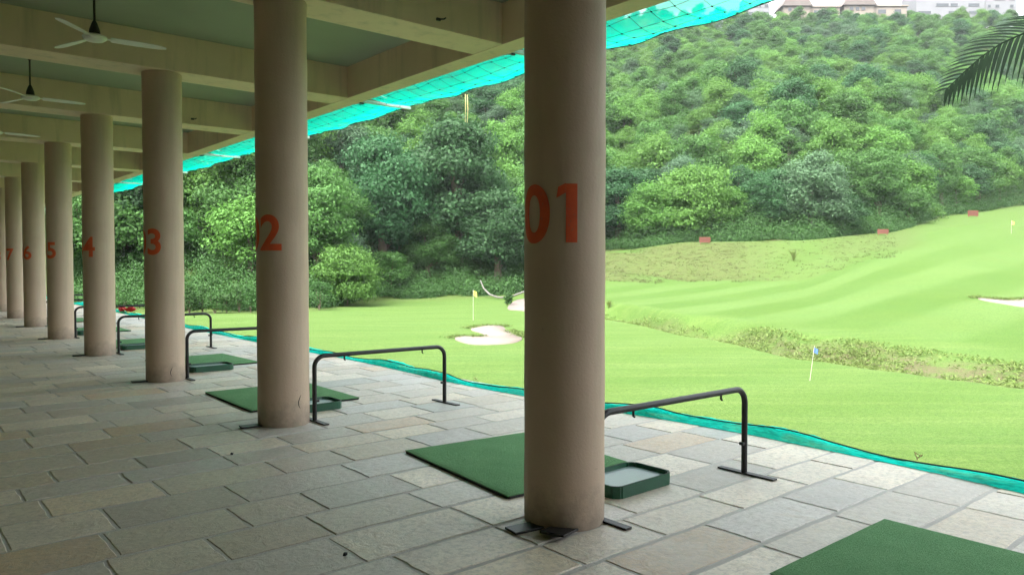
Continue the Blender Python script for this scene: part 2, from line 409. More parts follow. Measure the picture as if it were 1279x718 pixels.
col = np.zeros((XL.size, 4), np.float32); col[:, 0] = np.clip(S, 0, 1).ravel(); col[:, 1] = D.ravel(); col[:, 2] = E.ravel(); col[:, 3] = fair.ravel()
ca = me.color_attributes.new('mask', 'FLOAT_COLOR', 'POINT'); ca.data.foreach_set('color', col.ravel())
tag(link_mesh('lawn', me, M['lawn'], smooth=True), kind='structure')
fr2 = np.linspace(0, 1, 150)
DH = dBu[:, None] - 0.6 + (430 - dBu[:, None]) * fr2[None, :] ** 1.3
UH = np.repeat(ug[:, None], len(fr2), 1)
XH = CAM[0] + DH * (FWH[0] + UH * RTH[0]); YH = CAM[1] + DH * (FWH[1] + UH * RTH[1])
ZH = hud(UH, DH) - .02
tag(link_mesh('hill', grid_mesh('hill', XH, YH, ZH), M['hill'], smooth=True), kind='structure')

# ------------------------------------------------------------------ sand bunkers, path
def bunker(name, outline_px, dref, lift=.06):
    pts = []
    for (x, y) in outline_px:
        # march along the view ray until it meets the ground
        u = U(x); ds = np.linspace(dref[0], dref[1], 1200)
        zz = hud(np.full_like(ds, u), ds); zr = CAM[2] + (330.8 - y) * ds / F_PX
        k = np.argmax(zr < zz) if np.any(zr < zz) else len(ds) - 1
        pts.append(W(u, ds[k]))
    pts = np.array(pts)
    n = len(pts); fine = []
    for i in range(n):                      # rounded outline
        a, b, c, d = pts[i-1], pts[i], pts[(i+1) % n], pts[(i+2) % n]
        for s in np.linspace(0, 1, 6)[:-1]:
            fine.append(.5 * ((2*b) + (-a + c)*s + (2*a - 5*b + 4*c - d)*s*s + (-a + 3*b - 3*c + d)*s**3))
    fine = np.array(fine); cen = fine.mean(0)
    bm = bmesh.new()
    top = [bm.verts.new((p[0], p[1], hxy(*p) + lift)) for p in fine]
    skirt = [bm.verts.new((p[0], p[1], hxy(*p) - .2)) for p in fine]
    for k in range(len(top)): bm.faces.new((skirt[k], skirt[(k+1) % len(top)], top[(k+1) % len(top)], top[k]))
    f0_ = bm.faces.new(top)
    bmesh.ops.triangulate(bm, faces=[f0_])
    bmesh.ops.recalc_face_normals(bm, faces=bm.faces)
    me = bpy.data.meshes.new(name); bm.to_mesh(me); bm.free()
    return link_mesh(name, me, M['sand'] if 'bunker' in name else M['pathstone'], smooth=True), fine
LIPS = []
b1, o1 = bunker('bunker', [(568, 424), (580, 421), (600, 422), (604, 418), (588, 412), (606, 408), (625, 408), (634, 414), (645, 420), (652, 424), (640, 429), (610, 431), (585, 430)], (25, 60))
tag(b1, kind='structure')
b2, o2 = bunker('bunker', [(1222, 373.5), (1240, 374.5), (1262, 376), (1285, 374), (1320, 376), (1320, 384), (1285, 384), (1255, 380), (1236, 377)], (28, 70))
tag(b2, kind='structure')
pth, _ = bunker('path', [(634, 386), (640, 378), (652, 374), (668, 373), (676, 380), (664, 388), (648, 388)], (45, 76), .05)
tag(pth, kind='structure')

# ------------------------------------------------------------------ leaves and trees
def leaf_quads(P, Nrm, size, aspect=.55, droop=.0):
    n = len(P)
    r = RNG.normal(size=(n, 3)); t1 = np.cross(Nrm, r); t1 /= np.linalg.norm(t1, axis=1, keepdims=True) + 1e-9
    t1[:, 2] -= droop; t1 /= np.linalg.norm(t1, axis=1, keepdims=True) + 1e-9
    t2 = np.cross(Nrm, t1); t2 /= np.linalg.norm(t2, axis=1, keepdims=True) + 1e-9
    L = (size * RNG.uniform(.65, 1.35, n))[:, None]; w = L * aspect
    a = P - t1 * L * .5; c = P + t1 * L * .5
    lift = Nrm * L * .12
    b = P + t2 * w * .5 + lift + t1 * L * .05; d = P - t2 * w * .5 + lift + t1 * L * .05
    V = np.stack([a, b, c, d], 1).reshape(-1, 3)
    Q = np.arange(4 * n).reshape(n, 4)
    return V, Q
def crown_points(seed, Rad, zb, zt, nclump, nspray, per, spread, rr=(.28, .46), upb=.25):
    g = np.random.default_rng(seed)
    C = []; zc = (zb + zt) / 2; hz = (zt - zb) / 2
    while len(C) < nclump:
        p = g.uniform(-1, 1, 3)
        q = math.sqrt(p[0]**2 + p[1]**2 + (p[2] if p[2] > 0 else .45 * p[2])**2)
        if q > 1 or q < .35: continue
        w = 1.0 - .35 * max(p[2], 0) - .15 * max(-p[2], 0)
        C.append((p[0] * Rad * .72 * w, p[1] * Rad * .72 * w, zc + p[2] * hz * .74))
    C = np.array(C); CR = Rad * g.uniform(*rr, nclump)
    ci = g.choice(nclump, nspray, p=CR**2 / (CR**2).sum())
    dr = g.normal(size=(nspray, 3)); dr[:, 2] += upb * np.abs(dr[:, 2]) + upb
    dr /= np.linalg.norm(dr, axis=1, keepdims=True)
    rad = CR[ci] * (.40 + .78 * g.uniform(0, 1, nspray) ** .6) * np.where(g.uniform(size=nspray) < .12, g.uniform(1.1, 1.5, nspray), 1)
    S_ = C[ci] + dr * rad[:, None] * np.array([1.12, 1.12, .66])
    P = np.repeat(S_, per, 0) + g.normal(size=(nspray * per, 3)) * spread * np.array([1, 1, .6])
    Nn = np.repeat(dr, per, 0) + g.normal(size=(nspray * per, 3)) * .55
    Nn /= np.linalg.norm(Nn, axis=1, keepdims=True)
    P[:, 2] = np.maximum(P[:, 2], .15)
    return P, Nn, C
def trunk_mb(seed, C, height, r0, nl=6):
    g = random.Random(seed); mb = MB()
    lean = (g.uniform(-.3, .3), g.uniform(-.3, .3))
    top = (lean[0] * 2, lean[1] * 2, height * .72)
    pts = [(0, 0, -.5), (0, 0, 0), (lean[0] * .5, lean[1] * .5, height * .22), (lean[0] * 1.2, lean[1] * 1.2, height * .45), top]
    mb.tube(pts, [r0 * 1.35, r0 * 1.1, r0 * .85, r0 * .6, r0 * .25], 8)
    idx = list(range(len(C))); g.shuffle(idx)
    for k in idx[:nl]:
        c = Vector(C[k]); zst = min(height * g.uniform(.2, .45), max(.4, c.z * .6))
        a = Vector((lean[0] * zst / height * 2.2, lean[1] * zst / height * 2.2, zst))
        mid = a.lerp(c, .5) + Vector((0, 0, .25))
        mb.tube([a, mid, c], [r0 * .5, r0 * .32, r0 * .1], 6)
    return mb
PROTO = {}
def make_proto(key, mat, seed, Rad, zb, zt, nclump, nspray, per, leaf, spread, bark='bark', asp=.55, rr=(.28, .46), droop=0.0):
    P, Nn, C = crown_points(seed, Rad, zb, zt, nclump, nspray, per, spread, rr)
    V, Q = leaf_quads(P, Nn, leaf, asp, droop)
    me = np_mesh('crown_' + key, V, Q); me.materials.append(M[mat])
    tb = trunk_mb(seed, C, zt, .035 * zt + .02)
    to = tb.build('trunk', M[bark], None, True); tm = to.data; bpy.data.objects.remove(to)
    PROTO[key] = (me, tm)
make_proto('mid', 'leafmid', 1, 3.3, .9, 7.2, 26, 2500, 5, .25, .20, rr=(.24, .40))
make_proto('mid2', 'leafmid', 2, 3.0, .8, 8.2, 28, 2500, 5, .23, .20, rr=(.22, .36))
make_proto('bright', 'leafbright', 3, 3.2, .7, 6.6, 26, 2400, 5, .24, .22, rr=(.24, .38))
make_proto('dark', 'leafdark', 4, 3.4, .8, 7.6, 24, 2400, 5, .27, .20, rr=(.24, .40))
make_proto('grey', 'leafgrey', 5, 3.0, .8, 7.0, 30, 2200, 5, .21, .24, 'palebark', rr=(.20, .34))
make_proto('bigdark', 'leafdark', 6, 6.6, 1.2, 14.0, 60, 5600, 6, .36, .30, rr=(.18, .32))
make_proto('bigmid', 'leafmid', 8, 6.0, 1.0, 12.5, 58, 5400, 6, .33, .30, rr=(.18, .32))
make_proto('biggrey', 'leafgrey', 9, 5.2, 1.0, 11.5, 54, 4800, 6, .29, .32, 'palebark', rr=(.18, .32))
make_proto('bigbright', 'leafbright', 10, 5.4, .6, 10.0, 56, 5000, 6, .30, .32, rr=(.18, .32))
NTREE = 0
def tree(key, x, y, s, sz=1.0, label=None, group=None, z=None):
    global NTREE
    NTREE += 1
    r = empty('tree', (x, y, (hxy(x, y) if z is None else z) - .1), random.uniform(0, 6.28))
    r.scale = (s, s, s * sz)
    for nm, me in (('crown', PROTO[key][0]), ('trunk', PROTO[key][1])):
        o = bpy.data.objects.new(nm, me); COL.objects.link(o); o.parent = r
    tag(r, label, 'tree', group)
    return r

FRONT = [  # (pixel column, depth, kind, scale, vertical scale, label)
    (100, 70, 'bigmid', 1.0, 1.1, 'tall green tree seen between the pillars numbered 5 and 4'),
    (158, 66, 'bigdark', .95, 1.1, 'tall dark leafy tree seen between the pillars numbered 4 and 3'),
    (250, 68, 'bigbright', 1.0, 1.15, 'light green tree above the shrub row, just beyond pillar 3'),
    (302, 66, 'bigmid', .9, 1.0, 'mid green tree above the shrub row, half behind pillar 2'),
    (396, 64, 'bigmid', .74, 1.1, 'mid green tree at the lawn edge just beside pillar 2'),
    (432, 62, 'bigbright', .58, 1.0, 'yellowish green bushy tree leaning out over the lawn edge'),
    (478, 80, 'bigdark', .95, 1.15, 'dark green tree with broad layered crown between pillars 2 and 1'),
    (486, 76, 'mid', .75, .85, 'low drooping green tree where the wood bulges onto the lawn'),
    (535, 81, 'bigmid', .62, .9, 'mid green tree standing in the dark gap of the wood'),
    (572, 84, 'bigdark', 1.12, 1.1, 'largest dark green tree at the wood edge, behind the yellow flag'),
    (622, 80, 'bigdark', .80, .95, 'dark bluish green spreading tree beside pillar 1 above the pale pole'),
    (668, 82, 'bigmid', .85, 1.0, 'green tree mostly hidden behind pillar 1'),
    (772, 98, 'bigdark', .80, .9, 'dark tree at the left end of the dry mound by pillar 1'),
    (820, 93, 'bigbright', .88, .95, 'wide light green tree over the first orange sign on the mound'),
    (868, 91, 'bigbright', .92, 1.1, 'tall light green tree rising behind the orange mound sign'),
    (915, 93, 'bright', 1.0, .8, 'low light green bushy tree right of the orange mound sign'),
    (962, 92, 'bigdark', .62, .9, 'dark green tree between the light green tree and the grey tree'),
    (1012, 90, 'biggrey', .92, 1.0, 'grey green open tree with pale limbs at middle of the mound crest'),
    (1052, 92, 'dark', .95, .7, 'dark rounded low tree at the right foot of the grey tree'),
    (1096, 101, 'bigmid', .78, 1.0, 'rounded mid green tree just behind the second orange sign'),
    (1134, 104, 'mid', .95, .8, 'small green tree at the wood corner right of the second sign'),
    (1168, 128, 'biggrey', .80, .8, 'grey green tree beside the far bank, left of the third sign'),
    (1205, 127, 'dark', 1.15, .8, 'dark green tree directly behind the third orange sign'),
    (1245, 143, 'dark', 1.25, .85, 'dark green tree at top of the far fairway by the far flag'),
    (1284, 146, 'mid', 1.3, .9, 'green tree cut by the right edge above the far fairway'),
]
occ = []
for (px_, d, k, s, sz, lab) in FRONT:
    p = W(U(px_), d); tree(k, p[0], p[1], s, sz, lab, 'trees along the edge of the wood')
    occ.append((p[0], p[1], PROTO_R if False else 3.2 * s * (1.8 if k.startswith('big') else 1)))
# wood on the hillside: Poisson scatter
pts = []; cell = {}
g = np.random.default_rng(5)
def ok(x, y, md):
    ci, cj = int(x // 8), int(y // 8)
    for a in (-1, 0, 1):
        for b in (-1, 0, 1):
            for (qx, qy) in cell.get((ci+a, cj+b), ()):
                if (qx-x)**2 + (qy-y)**2 < md*md: return False
    return True
for (ox, oy, r_) in occ: cell.setdefault((int(ox//8), int(oy//8)), []).append((ox, oy))
for _ in range(90000):
    u = g.uniform(U(70), U(1330)); d = math.sqrt(g.uniform(62**2, 318**2))
    db = float(dB_of(u))
    if d < db + 4.5: continue
    x, y = W(u, d)
    if not ok(x, y, 3.9 if d < 150 else 4.4): continue
    cell.setdefault((int(x//8), int(y//8)), []).append((x, y)); pts.append((d, u, x, y))
pts.sort()
def vis(d, u):                       # rough: could the tree be seen at all past the pillars and roof
    pxx = 639.5 + F_PX * u
    zt = float(hud(u, d)) + 8; yy = 330.8 - F_PX * (zt - CAM[2]) / d
    if pxx < 80 or pxx > 1300: return False
    for a, b in ((60, 92), (104, 142), (180, 226), (318, 384), (655, 753)):
        if a + 3 * F_PX / d * .9 < pxx < b - 3 * F_PX / d * .9: return False
    roof = np.interp(pxx, [90, 226, 382, 654, 759, 946, 1300], [262, 205, 150, 95, 48, 0, -60])
    return yy + 55 > roof
KIND = ['mid', 'mid2', 'bright', 'dark', 'grey']
ZONES = [(142, 'between pillars 5 and 4'), (200, 'between pillars 4 and 3'), (268, 'right of pillar 3'), (350, 'left of pillar 2'), (432, 'right of pillar 2'),
         (490, 'below the bracket near pillar 2'), (540, 'left of the hanging strings'), (580, 'under the hanging strings'), (618, 'right of the hanging strings'), (700, 'left of pillar 1'), (800, 'right of pillar 1'),
         (850, 'left of the first orange sign'), (910, 'above the first orange sign'), (962, 'left of the spiky plant'), (1005, 'above the spiky plant'), (1045, 'under the left gabled house'),
         (1085, 'left of the second orange sign'), (1125, 'above the second orange sign'), (1172, 'under the white apartments'), (1225, 'above the third orange sign'), (9999, 'under the palm frond')]
LOOK = {'mid': 'mid green', 'mid2': 'tall mid green', 'bright': 'light green', 'dark': 'dark green', 'grey': 'grey green'}
def wood_label(k, u, d, x, y):
    px = 639.5 + F_PX * u; yb = 330.8 - F_PX * (hxy(x, y) - CAM[2]) / d
    z = next(l for b, l in ZONES if px < b)
    r = d - float(dB_of(u)); row = 'first' if r < 9.5 else 'second' if r < 15 else 'third' if r < 21 else 'fourth' if r < 27 else 'fifth' if r < 33 else 'sixth' if r < 40 else 'rearmost'
    return '%s tree in the wood\'s %s row, %s' % (LOOK[k], row, z)
far = []; nind = 0
for (d, u, x, y) in pts:
    n = math.sin(x * .045) * math.cos(y * .05) + .4 * math.sin(x * .15 + y * .1)
    w = np.array([1.1, 1.0, 1.1 + .9 * (n > .2), .45 + 1.2 * (n < -.3), .55])
    w[2] *= 1.7 if d > 95 else .8
    k = g.choice(5, p=w / w.sum()); s = g.uniform(.70, 1.32) * (1.0 if d < 200 else .92); sz = g.uniform(.75, 1.25)
    if nind < 272 and vis(d, u):
        nind += 1
        tree(KIND[k], x, y, s, sz, wood_label(KIND[k], u, d, x, y), 'trees of the hillside wood')
    else:
        far.append((x, y, hxy(x, y) - .2, k, s, sz, g.uniform(0, 6.28)))
# the rest of the wood: one object of instanced crowns
far = np.array(far)
me = bpy.data.meshes.new('forest'); me.vertices.add(len(far)); me.vertices.foreach_set('co', far[:, :3].astype(np.float32).ravel())
for nm, c_ in (('kind_id', 3), ('grow', 4), ('tall', 5), ('spin', 6)):
    a = me.attributes.new(nm, 'INT' if nm == 'kind_id' else 'FLOAT', 'POINT')
    a.data.foreach_set('value', far[:, c_].astype(np.int32 if nm == 'kind_id' else np.float32))
fo = link_mesh('forest', me); tag(fo, 'unbroken leafy wood covering the upper hillside up to the houses', 'forest', kind='stuff')
ng = bpy.data.node_groups.new('forest_nodes', 'GeometryNodeTree')
ng.interface.new_socket('Geometry', in_out='INPUT', socket_type='NodeSocketGeometry')
ng.interface.new_socket('Geometry', in_out='OUTPUT', socket_type='NodeSocketGeometry')
gi = ng.nodes.new('NodeGroupInput'); go = ng.nodes.new('NodeGroupOutput')
ji = ng.nodes.new('GeometryNodeJoinGeometry')
crowns = {}
for o in scn.objects:
    if o.name.startswith('crown'):
        for k_ in KIND:
            if o.data == PROTO[k_][0] and k_ not in crowns: crowns[k_] = o
for k_ in reversed(KIND):
    oi = ng.nodes.new('GeometryNodeObjectInfo'); oi.transform_space = 'ORIGINAL'; oi.inputs['Object'].default_value = crowns[k_]
    oi.inputs['As Instance'].default_value = True
    ng.links.new(oi.outputs['Geometry'], ji.inputs[0])
ip = ng.nodes.new('GeometryNodeInstanceOnPoints'); ip.inputs['Pick Instance'].default_value = True
def named(nm, dt):
    n_ = ng.nodes.new('GeometryNodeInputNamedAttribute'); n_.data_type = dt; n_.inputs[0].default_value = nm
    return n_.outputs[0]
ng.links.new(gi.outputs[0], ip.inputs['Points']); ng.links.new(ji.outputs[0], ip.inputs['Instance'])
ng.links.new(named('kind_id', 'INT'), ip.inputs['Instance Index'])
cx = ng.nodes.new('ShaderNodeCombineXYZ'); ng.links.new(named('spin', 'FLOAT'), cx.inputs[2]); 
er = ng.nodes.new('FunctionNodeEulerToRotation'); ng.links.new(cx.outputs[0], er.inputs[0]); ng.links.new(er.outputs[0], ip.inputs['Rotation'])
sx = ng.nodes.new('ShaderNodeCombineXYZ'); gr = named('grow', 'FLOAT')
mu = ng.nodes.new('ShaderNodeMath'); mu.operation = 'MULTIPLY'; ng.links.new(gr, mu.inputs[0]); ng.links.new(named('tall', 'FLOAT'), mu.inputs[1])
ng.links.new(gr, sx.inputs[0]); ng.links.new(gr, sx.inputs[1]); ng.links.new(mu.outputs[0], sx.inputs[2]); ng.links.new(sx.outputs[0], ip.inputs['Scale'])
ng.links.new(ip.outputs[0], go.inputs[0])
md = fo.modifiers.new('forest', 'NODES'); md.node_group = ng
print('TREES', NTREE, 'far', len(far))

# undergrowth along the edge of the wood
def scatter_leaves(name, P, hts, per, leaf, mat, label, cat='undergrowth', asp=.5, spread=.3):
    n = len(P)
    B = np.repeat(P, per, 0); H_ = np.repeat(hts, per)
    k = RNG.uniform(0, 1, n * per) ** .7
    B = B + np.stack([RNG.normal(size=n*per) * spread * (1.1 - .6*k) * np.maximum(H_, .5), RNG.normal(size=n*per) * spread * (1.1 - .6*k) * np.maximum(H_, .5), k * H_], 1)
    Nn = RNG.normal(size=(n * per, 3)) * .6 + np.array([0, 0, .7]); Nn /= np.linalg.norm(Nn, axis=1, keepdims=True)
    V, Q = leaf_quads(B, Nn, leaf, asp)
    o = link_mesh(name, np_mesh(name, V, Q), M[mat]); tag(o, label, cat, kind='stuff'); return o
def px_right(u): return min(1, max(0, (u - .12) * 20))
def px_right(u): return min(1, max(0, (u - .12) * 20))
VV, QQ = [], []; off = 0
for _ in range(2600):
    u = RNG.uniform(U(80), U(1310)); db = float(dB_of(u)); k = RNG.uniform(0, 1)
    d = db + .5 + 10 * k * k + .9 * math.sin(u * 60) + .5 * math.sin(u * 23); x, y = W(u, d)
    H0 = RNG.uniform(.5, 1.2) + (1.5 + 1.2 * px_right(u)) * RNG.uniform() ** 1.8 * min(1, k * 2.5); R0 = H0 * RNG.uniform(.55, .95)
    n_ = int(50 + 60 * H0); dr = RNG.normal(size=(n_, 3)); dr[:, 2] = np.abs(dr[:, 2]); dr /= np.linalg.norm(dr, axis=1, keepdims=True)
    pp_ = np.array([x, y, hxy(x, y) - .05]) + dr * np.array([R0, R0, H0]) * RNG.uniform(.6, 1.1, (n_, 1)) * (1 + .25 * np.sin(dr[:, :1] * 5 + dr[:, 1:2] * 4))
    nn2 = dr + RNG.normal(size=(n_, 3)) * .5; nn2 /= np.linalg.norm(nn2, axis=1, keepdims=True)
    a_, b_ = leaf_quads(pp_, nn2, 0.19, .5); VV.append(a_); QQ.append(b_ + off); off += len(a_)
o = link_mesh('undergrowth', np_mesh('undergrowth', np.concatenate(VV), np.concatenate(QQ)), M['shrubleaf']); tag(o, 'low mixed undergrowth along the foot of the wood', 'undergrowth', kind='stuff')
# rough grass on the far bank of the ditch
P = []; H_ = []
for _ in range(1900):
    px_ = RNG.uniform(735, 1330); u = U(px_); dn = float(np.interp(u, ku, [NEAR_D[k] for k in kp]))
    d = dn + RNG.uniform(.3, 2.9); x, y = W(u, d)
    if math.sin(x * .9) * math.sin(y * .8) + RNG.normal() * .5 < -.1: continue
    P.append((x, y, hxy(x, y))); H_.append(RNG.uniform(.03, .11))
scatter_leaves('rough_grass', np.array(P), np.array(H_), 9, .13, 'weed', 'rough uncut grass on the bank of the ditch', 'rough grass', .28, .5)
P = []; H_ = []
for _ in range(5000):
    px_ = RNG.uniform(750, 1120); d = RNG.uniform(66, 94); u = U(px_)
    if d > float(dB_of(u)) or RNG.uniform() > (.9 if px_ < 930 else .30): continue
    if float(hud(u, d + 1)) - float(hud(u, d)) < .09: continue
    x, y = W(u, d); P.append((x, y, hxy(x, y))); H_.append(RNG.uniform(.05, .16))
scatter_leaves('rough_grass', np.array(P), np.array(H_), 8, .12, 'dullgrass', 'dull olive rough grass on the face of the dry mound', 'rough grass', .28, .5)
P = []; H_ = []
for o_ in (o1, o2):
    nn_ = len(o_); area = sum(o_[k][0] * o_[(k+1) % nn_][1] - o_[(k+1) % nn_][0] * o_[k][1] for k in range(nn_))
    for k in range(nn_):
        a_, b_ = o_[k], o_[(k+1) % nn_]; t_ = b_ - a_; L_ = np.linalg.norm(t_)
        if L_ < 1e-6: continue
        nr = np.array([t_[1], -t_[0]]) / L_ * (1 if area > 0 else -1)
        if nr @ FWH < .15: continue
        for _ in range(int(L_ * 28) + 1):
            q_ = a_ + t_ * RNG.uniform() + nr * abs(RNG.normal()) * .22
            P.append((q_[0], q_[1], hxy(*q_) + .02)); H_.append(RNG.uniform(.03, .12))
scatter_leaves('bunker_grass', np.array(P), np.array(H_), 8, .12, 'weed', 'longer brownish grass fringing the sand bunkers', 'rough grass', .3, .4)

# row of young shrubs left of pillar 2, and small plants
def shrub(px_, d, h, r_, label, group=None, mat='shrubleaf', n=900, leaf=.13, name='shrub'):
    x, y = W(U(px_), d); root = empty(name, (x, y, hxy(x, y)))
    Pp, Nn, C = crown_points(int(px_ * 7), r_, .12, h, 9, n // 5, 5, .1, (.3, .5))
    V, Q = leaf_quads(Pp, Nn, leaf, .5)
    link_mesh('foliage', np_mesh('foliage', V, Q), M[mat], root)
    mb = MB()
    for c_ in C[:5]: mb.tube([(0, 0, -.05), (c_[0] * .4, c_[1] * .4, c_[2] * .5), tuple(c_)], [.025, .018, .008], 5)
    mb.build('stem', M['bark'], root)
    tag(root, label, 'shrub', group); return root
LS = ['first young shrub right of pillar 3 in the lawn edge row', 'second young shrub right of pillar 3', 'third young shrub right of pillar 3, pale green', 'fourth young shrub right of pillar 3', 'fifth young shrub in the row, near pillar 2', 'last young shrub of the row, touching pillar 2 in view']
for i, px_ in enumerate((236, 252, 268, 283, 298, 313)):
    shrub(px_, 52.5 + .5 * math.sin(i * 2), 1.9 + .35 * math.sin(i * 1.7), .62, LS[i], 'row of young shrubs', n=1100)
shrub(150, 54, 2.3, .8, 'green shrub between pillar 4 and pillar 3 at the lawn edge')
shrub(398, 55.5, 2.6, .95, 'dense rounded shrub beside pillar 2 at the lawn edge', n=1500)
shrub(633, 63, 1.1, .5, 'small green shrub beside the stone path near pillar 1')
shrub(1160, 112, 2.0, 2.2, 'low spreading bright shrub on the bank left of the third sign', mat='leafbright', n=1400, leaf=.3)
# tall pale rushes on the mound
def spiky(px_, y_, d, h, label):
    x, y = W(U(px_), d); mb = MB(); rr = random.Random(px_)
    for k in range(34):
        a = rr.uniform(0, 6.28); l = rr.uniform(.05, .6) * h; hh = h * rr.uniform(.6, 1.0)
        mb.tube([(0, 0, -.05), (math.cos(a) * l * .35, math.sin(a) * l * .35, hh * .6), (math.cos(a) * l, math.sin(a) * l, hh)], [.018, .014, .005], 4)
    o = mb.build('wild_plant', M['weed']); o.location = (x, y, hxy(x, y)); tag(o, label, 'plant'); return o
spiky(991, 330, 73, 1.3, 'spiky wild plant alone on the dry mound')
spiky(761, 378, 50, .55, 'dark little weed clump on the ditch bank beside pillar 1')

# ------------------------------------------------------------------ flags, signs, pole, path kerb
def flagstick(px_, y_, h, mat, label, lean=0.0, dr=(10, 130), fw_=.5, pole_r=.014):
    u = U(px_); ds = np.linspace(*dr, 2000)
    zz = hud(np.full_like(ds, u), ds); zr = CAM[2] + (330.8 - y_) * ds / F_PX
    d = ds[np.argmax(zr < zz)]; x, y = W(u, d)
    root = empty('flagstick', (x, y, hxy(x, y)), -YAW)
    root.rotation_euler = (0, lean, -YAW)
    MB().tube([(0, 0, -.1), (0, 0, h)], pole_r, 8).build('pole', M['stick'], root, True)
    mb = MB(); n = 7; top = []
    for i in range(n):
        s = i / (n - 1); top.append((fw_ * s * .55, .05 * math.sin(s * 5), h - .04 - .28 * s * fw_))
    V = []
    for (a, b, c_) in top: V.append((mb.bm.verts.new((a, b, c_)), mb.bm.verts.new((a, b + .01, c_ - fw_ * .72)), mb.bm.verts.new((a, b + .016, c_)), mb.bm.verts.new((a, b + .026, c_ - fw_ * .72))))
    for A, B in zip(V, V[1:]):
        mb.bm.faces.new((A[0], B[0], B[1], A[1])); mb.bm.faces.new((A[2], A[3], B[3], B[2]))
        mb.bm.faces.new((A[0], A[2], B[2], B[0])); mb.bm.faces.new((A[1], B[1], B[3], A[3]))
    mb.bm.faces.new((V[0][0], V[0][1], V[0][3], V[0][2])); mb.bm.faces.new((V[-1][0], V[-1][2], V[-1][3], V[-1][1]))
    mb.build('flag', mat, root, True)
    tag(root, label, 'flagstick', 'flagsticks on the greens'); return d
d1 = flagstick(1013, 476, 1.02, M['flagblue'], 'leaning white stick with small blue flag on the near lawn', .12, fw_=.19, pole_r=.006)
d2 = flagstick(591, 400, 1.85, M['flagyellow'], 'yellow flag on a thin stick behind the left bunker', 0, fw_=.42, pole_r=.011)
d3 = flagstick(1262, 292, 1.6, M['flagyellow'], 'far pale yellow flag on the upper green at right', 0, fw_=.55, pole_r=.012)
def sign(px_, y_, w, h, label, dr, rz):
    u = U(px_); ds = np.linspace(*dr, 2000)
    zz = hud(np.full_like(ds, u), ds); zr = CAM[2] + (330.8 - y_) * ds / F_PX
    k = np.argmax(zr < zz) if np.any(zr < zz) else len(ds) - 1
    d = ds[k]; x, y = W(u, d)
    root = empty('distance_sign', (x, y, hxy(x, y)), -YAW + rz)
    MB().box((0, 0, .18 + h / 2), (w, .05, h), bev=.012).build('board', M['sign'], root)
    mb = MB()
    for i in range(4):
        cx_ = -w * .3 + i * w * .2
        for (dx, dz, a, b) in ((-.05, 0, .03, .3), (.05, 0, .03, .3), (0, .14, .11, .03), (0, -.14 if i % 2 else 0, .11, .03)):
            mb.box((cx_ + dx * w, -.028, .18 + h / 2 + dz * h * 1.4), (a * w * .7, .006, b * h * 1.3))
    mb.build('marking', M['signmark'], root)
    for s in (-1, 1): MB().box((s * w * .38, .045, .1 + h * .4), (.07, .04, .4 + h * .8)).build('leg', M['post'], root)
    tag(root, label, 'sign', 'orange signs along the wood edge'); return d
s1 = sign(880, 305, 1.25, .58, 'orange board sign on top of the dry mound, nearest pillar 1', (70, 92), .1)
s2 = sign(1102, 294, 1.22, .52, 'orange board sign at the right end of the mound under a tree', (70, 99), -.15)
s3 = sign(1214, 266.5, 1.6, .8, 'orange board sign highest up, by the far fairway', (90, 113), .05)
print('flags', d1, d2, d3, 'signs', s1, s2, s3)
kp_ = [(600, 350, 74), (604, 360, 73), (612, 368, 72), (622, 371.5, 70), (636, 371.5, 69), (650, 366, 70), (668, 360, 72)]
mb = MB(); pp = []
for (a, b, d) in kp_:
    x, y = W(U(a), d); pp.append((x, y, max(zof(b, d), hxy(x, y) + .03)))
mb.tube(pp, [.05, .07, .09, .09, .09, .09, .09], 8)
tag(mb.build('bent_pole', M['palepole'], None, True), 'pale bent pole sagging at the foot of the wood beside pillar 1', 'pole')

